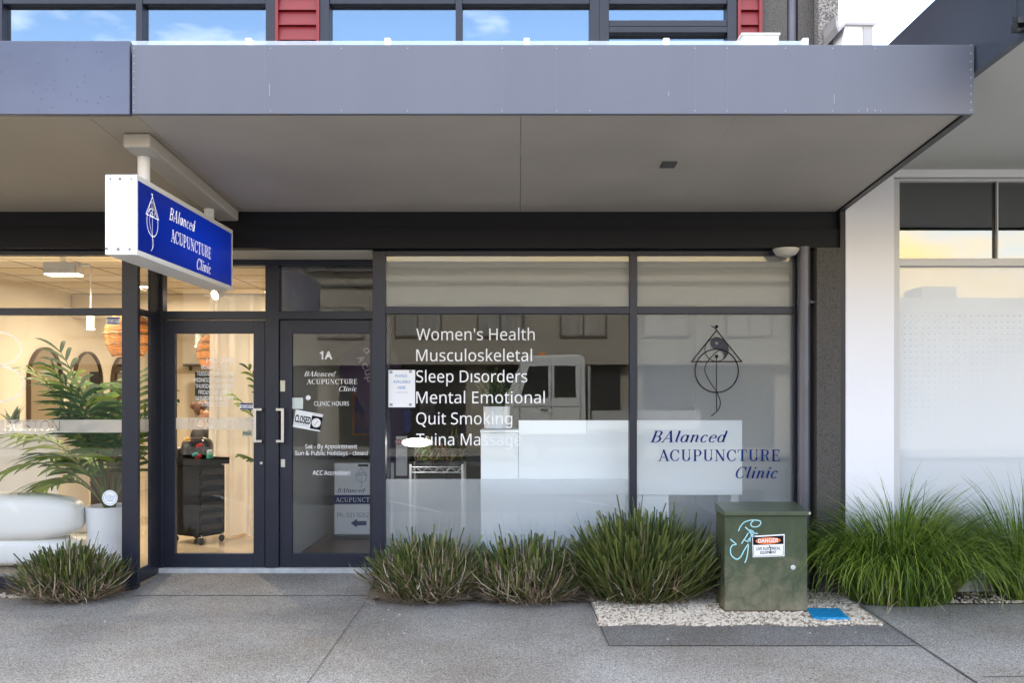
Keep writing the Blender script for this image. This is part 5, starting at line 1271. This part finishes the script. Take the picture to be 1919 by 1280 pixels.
# lit round lamp
Yl = 7.62; x, _, z = P(781, 829.5, Yl)
DL = thing('table_lamp', 'glowing white oval lamp head floating at the clinic window', 'lamp', (x, Yl, z))
mb = MB(); mb.sphere((x, Yl, z), .122, 14, .3); mb.build('shade', mat('white_glow', (1, .98, .94), .4, emit=2), DL, smooth=True)
mb = MB(); mb.tube([(x - .02, Yl + .06, z - .01), (x - .02, Yl + .16, z - .25), (x - .02, Yl + .16, .03)], .008, 8); mb.build('stand', mat('dark_metal', (.03, .03, .03), .4, .6), DL); MB().lathe([(.12, 0), (.12, .02), (.02, .03)], (x - .02, Yl + .16, .012), 20).build('foot', mat('dark_metal', (.03, .03, .03), .4, .6), DL)
lamp('glow', 'POINT', (x, Yl, z - .1), .35, (1, .97, .92), DL, .1)
# purple feather flag behind the post
Yf = 9.4; FL = thing('feather_flag', 'purple teardrop flag standing inside the clinic door', 'flag', (PX(730, Yf), Yf, .012))
out = [(762, 905), (700, 905), (690, 800), (668, 740), (640, 700), (636, 680), (646, 662), (668, 648), (700, 641), (730, 650), (750, 680), (760, 730), (764, 800)]
f_ = lambda px, py: (PX(px, Yf), PZ(py, Yf))
MB().prism([f_(*p) for p in cr_(out + [out[0]], 4)[:-1]], 'y', Yf, Yf + .006).build('fabric', mat('purple_fabric', (.075, .045, .10), .8, 0, .15, 3), FL)
MB().tube([(PX(762, Yf), Yf + .02, .03), (PX(765, Yf), Yf + .02, PZ(800, Yf)), (PX(750, Yf), Yf + .02, PZ(680, Yf)), (PX(700, Yf), Yf + .02, PZ(640, Yf))], .01, 8).build('pole', M_black, FL)
MB().lathe([(.2, 0), (.2, .03), (.02, .05)], (PX(762, Yf), Yf + .02, .012), 20).build('foot', M_black, FL)
mb = MB()
for ch, px, py, an in (('A', 677, 673, 62), ('c', 685, 686, 66), ('u', 690, 698, 72), ('p', 694, 711, 76), ('d', 688, 657, 55)):
    c, s_ = math.cos(R(an)), math.sin(R(an)); g_f = lambda u, v, px=px, py=py, c=c, s_=s_: P(px + u * c - v * s_, py + u * s_ + v * c, Yf - .002)
    put_text(mb, ch, -6, 5, 6, -7, g_f, .02)
mb.build('lettering', mat('pale_lilac_print', (.5, .42, .55), .8), FL)
# sandwich board in the hallway
Ya = 9.3; AF = thing('sandwich_board', 'grey white sandwich board with blue band and arrow inside the clinic door', 'sign board', (PX(682, Ya), Ya, .012))
MB().pbox(626, 868, 738, 1003, Ya, .03).build('panel', mat('sign_board_white', (.78, .78, .82), .5), AF, .012)
MB().pbox(622, 1003.5, 742, 1015, Ya - .05, .2).build('foot', M_black, AF, .01)
fa = FR(Ya - .0015); fb = FR(Ya - .003); mb = MB()
mb.fill([(626, 928), (738, 928), (738, 945), (626, 945)], fa, 0)
put_serif(mb, 'BAlanced', 631, 684, 923.5, 915, fa, .3, 0, .06, 1.1); put_serif(mb, 'ACUPUNCT', 629, 693, 941.5, 932.5, fb, 0, 1, .05, 1.1)
put_text(mb, 'Ph: 021 0252', 632, 691, 969.5, 961.5, fa, .01, 0, 2)
mb.fill([(657, 981), (669, 973), (669, 977), (687, 977), (687, 985), (669, 985), (669, 989)], fa, 0)
mb.fill([(671, 870.5), (690, 870.5), (690, 874.5), (671, 874.5)], fa, 3)
put_logo(mb, 677, 877, 62, 62, fa, 2, 14, False)
mb.build('print', [M_blue_vinyl, M_white_vinyl, M_pgrey, M_black_vinyl], AF)
# framed pictures and hallway bits
def picture(name, px0, py0, px1, py1, Y, label, mf, ma, fw=3, group=None):
    r = thing(name, label, 'picture', P((px0 + px1) / 2, py1, Y), group); mb = MB(); frame_rect(mb, px0, py0, px1, py1, Y, .025, fw, fw, fw, fw); mb.build('frame', mf, r); MB().pbox(px0 + fw, py0 + fw, px1 - fw, py1 - fw, Y + .01, .01).build('print', ma, r)
M_art = mat('blue_abstract_art', (.03, .05, .16), .6, 0, 0, 5, col2=(.16, .05, .06), thr=(.4, .6)); M_art2 = mat('pale_artwork', (.3, .3, .29), .6, 0, .3, 10)
picture('framed_picture', 659, 738, 697, 817, 9.9, 'orange framed blue and red abstract painting in the clinic hallway', mat('orange_timber_frame', (.30, .12, .03), .5), M_art, 5)
picture('framed_picture', 784, 742, 818, 788, 12.3, 'pale framed print on the back wall of the clinic', M_black, M_art2, 2)
for px0, px1, py0, py1, lb in ((585, 600, 707, 744, 'upper black framed print on the clinic hallway'), (584, 602, 765, 784, 'lower black framed print on the clinic hallway')):
    picture('framed_print', px0, py0, px1, py1, 12.35, lb + ' back wall', M_black, M_art2, 2.5, 'small black framed prints')
mb = MB(); mb.box(PX(616, 12.3), PX(640, 12.3), 12.34, 12.39, .012, PZ(680, 12.3)); hd = mb.build('hall_door', mat('pale_door', (.45, .45, .44), .5), B, .003)
MB().tube([(PX(620, 12.3), 12.30, 1.02), (PX(624, 12.3), 12.30, 1.02)], .02, 8).build('handle', M_steel, hd)
# wall lining lit by daylight: skirting, hanging coat, scroll banner
RB = thing('scroll_banner', 'narrow white scroll banner with red letters behind the clinic window', 'banner', (PX(752, 9), 9, .5)); MB().pbox(742, 816, 763, 892, 9.0, .008).build('sheet', mat('banner_paper', (.6, .58, .58), .8), RB); MB().tube([P(740, 816, 9.004), P(765, 816, 9.004)], .01, 8).build('rod', M_black, RB)
mb = MB(); mb.tube([P(753, 893, 9.02), (PX(753, 9.02), 9.02, .03)], .01, 8).box(PX(740, 9.02), PX(766, 9.02), 8.95, 9.1, .012, .03); mb.build('stand', M_black, RB)
mb = MB(); put_text(mb, 'CO', 739.5, 752, 833, 824, FR(8.998), .03); mb.build('lettering', mat('banner_red', (.4, .04, .06), .7), RB)
CT = thing('coat', 'blue coat hanging on a stand behind the paper notice', 'coat', P(765, 806, 9.2)); mb = MB()
blob(mb, PX(754, 9.2), PX(772, 9.2), 9.15, 9.27, PZ(812, 9.2), PZ(766, 9.2), 3, 10); mb.build('body', mat('blue_cloth', (.035, .04, .14), .9, 0, .3, 12, .4, 20), CT, smooth=True)
mb = MB().tube([P(763, 766, 9.21), P(763, 758, 9.21)], .006, 6).tube([(PX(763, 9.21), 9.21, PZ(766, 9.21)), (PX(763, 9.21), 9.3, PZ(766, 9.21)), (PX(763, 9.21), 9.3, .03)], .012, 8); mb.build('stand', M_black, CT)
# worktable deep in the clinic keeps the far part from being an empty box
ST = thing('treatment_couch', 'padded treatment couch at the back of the clinic', 'couch', (-.2, 11.2, .012))
mb = MB(); blob(mb, -1.0, .8, 10.9, 11.5, .62, .76, 5, 10); mb.build('cushion', mat('grey_vinyl_pad', (.14, .14, .15), .5), ST, smooth=True)
for x in (-.85, .65):
    for y in (11.0, 11.4): MB().box(x - .03, x + .03, y - .03, y + .03, .012, .63).build('leg', mat('dark_timber', (.05, .032, .02), .5), ST)

# ------------------------------------------------------------------ across the street (seen in the glass)
OB = thing('opposite_building', 'cream two storey building across the street mirrored in the clinic glass', 'building', (-5, -16, -.26))
M_opp = mat('cream_render', (.30, .275, .23), .8, 0, .08, .6); YO = -16
MB().box(-40, 11, YO - 8, YO, 2.55, 5.75).box(-40, 11, YO - 8, YO - .4, -.26, 2.55).build('wall', M_opp, OB)
MB().box(-40.2, 11.2, YO - 8.2, YO + .25, 5.75, 5.95).box(-40.2, 11.1, YO + .02, YO + .12, 5.25, 5.33).build('gutter', mat('dark_gutter', (.10, .09, .085), .5), OB)
for k in range(-8, 5):
    xw = -.6 + 2.75 * k
    if xw > 9.5: continue
    wn_ = MB().box(xw - .78, xw + .78, YO + .01, YO + .06, 3.45, 4.55).build('window', mat('brown_window_frame', (.13, .09, .07), .5), OB)
    MB().box(xw - .72, xw - .03, YO + .062, YO + .07, 3.51, 4.49).box(xw + .03, xw + .72, YO + .062, YO + .07, 3.51, 4.49).build('pane', mat('curtained_pane', (.30, .29, .27), .15, 0, .3, 3, stretch=(6, 1, .3)), wn_)
for k in range(-6, 3):
    xw = 1.2 + 5.2 * k
    s2 = MB().box(xw - 2.2, xw + 2.2, YO - .39, YO - .3, -.2, 2.5).build('shop_window', mat('dark_shop_glass', (.03, .03, .032), .12), OB)
OC = thing('opposite_low_building', 'lower pale building across the street mirrored in the white building glass', 'building', (22, -16, -.26))
MB().box(11.4, 45, YO - 8, YO, -.26, 4.75).build('wall', mat('pale_block', (.42, .42, .40), .8, 0, .1, .5), OC); MB().box(14, 15.2, YO - 3, YO - 1.5, 4.75, 5.3).build('plant_box', mat('roof_plant', (.3, .3, .3), .7), OC)
TK = thing('crew_truck', 'white crew cab truck parked across the street mirrored in the clinic window', 'truck', (1.2, -10.9, -.4))
M_tw = mat('truck_white', (.62, .63, .63), .3); x0 = -.35; ya, yb = -11.9, -9.95; zg = -.41
prof = [(x0, .45), (x0 - .05, 1.0), (x0 + .02, 1.45), (x0 + .42, 2.42), (x0 + .62, 2.56), (x0 + 1.95, 2.60), (x0 + 2.12, 2.5), (x0 + 2.16, .45)]
MB().prism([(x, z + 0) for x, z in prof], 'y', ya, yb).build('cab', M_tw, TK, .05, seg=3)
MB().prism([(x0 + .42, 1.5), (x0 + .62, 2.28), (x0 + 1.14, 2.3), (x0 + 1.14, 1.45), (x0 + .9, 1.4)], 'y', yb + .002, yb + .012).prism([(x0 + 1.3, 1.45), (x0 + 1.3, 2.3), (x0 + 1.86, 2.3), (x0 + 1.88, 1.45)], 'y', yb + .002, yb + .012).build('side_window', mat('truck_glass', (.025, .03, .03), .08), TK, .004)
mb = MB()
for x in (x0 + 1.22, x0 + 2.0, x0 + .38): mb.box(x - .008, x + .008, yb + .002, yb + .006, .6, 2.35)
mb.box(x0 + .2, x0 + 2.1, yb + .002, yb + .006, 1.20, 1.215).box(x0 + .95, x0 + 1.12, yb + .01, yb + .03, 1.1, 1.15); mb.build('door_seam', mat('seam_dark', (.1, .1, .1), .5), TK)
MB().box(x0 + 2.2, x0 + 5.2, ya, yb, .60, .75).box(x0 + 2.2, x0 + 2.26, ya, yb, .75, 2.3).box(x0 + 2.3, x0 + 5.2, yb - .04, yb, .75, 1.1).build('deck', mat('deck_grey', (.4, .4, .4), .5), TK)
MB().box(x0 + .1, x0 + 5.1, ya + .3, yb - .3, .25, .44).build('chassis', M_black, TK)
MB().lathe([(.09, 0), (.09, .06), (.05, .12)], (x0 + 1.0, -10.9, 2.58), 16).build('beacon', mat('orange_beacon', (.8, .22, .02), .3), TK)
for x in (x0 + .65, x0 + 3.9):
    for y in (ya + .16, yb - .16):
        mb = MB().tube([(x, y - .13, zg + .42), (x, y + .13, zg + .42)], .42, 28); wh = mb.build('wheel', mat('tyre_rubber', (.02, .02, .02), .8), TK, .02)
        MB().tube([(x, y - .135, zg + .42), (x, y + .135, zg + .42)], .2, 20).build('rim', mat('steel_rim', (.4, .4, .4), .4, .5), wh)
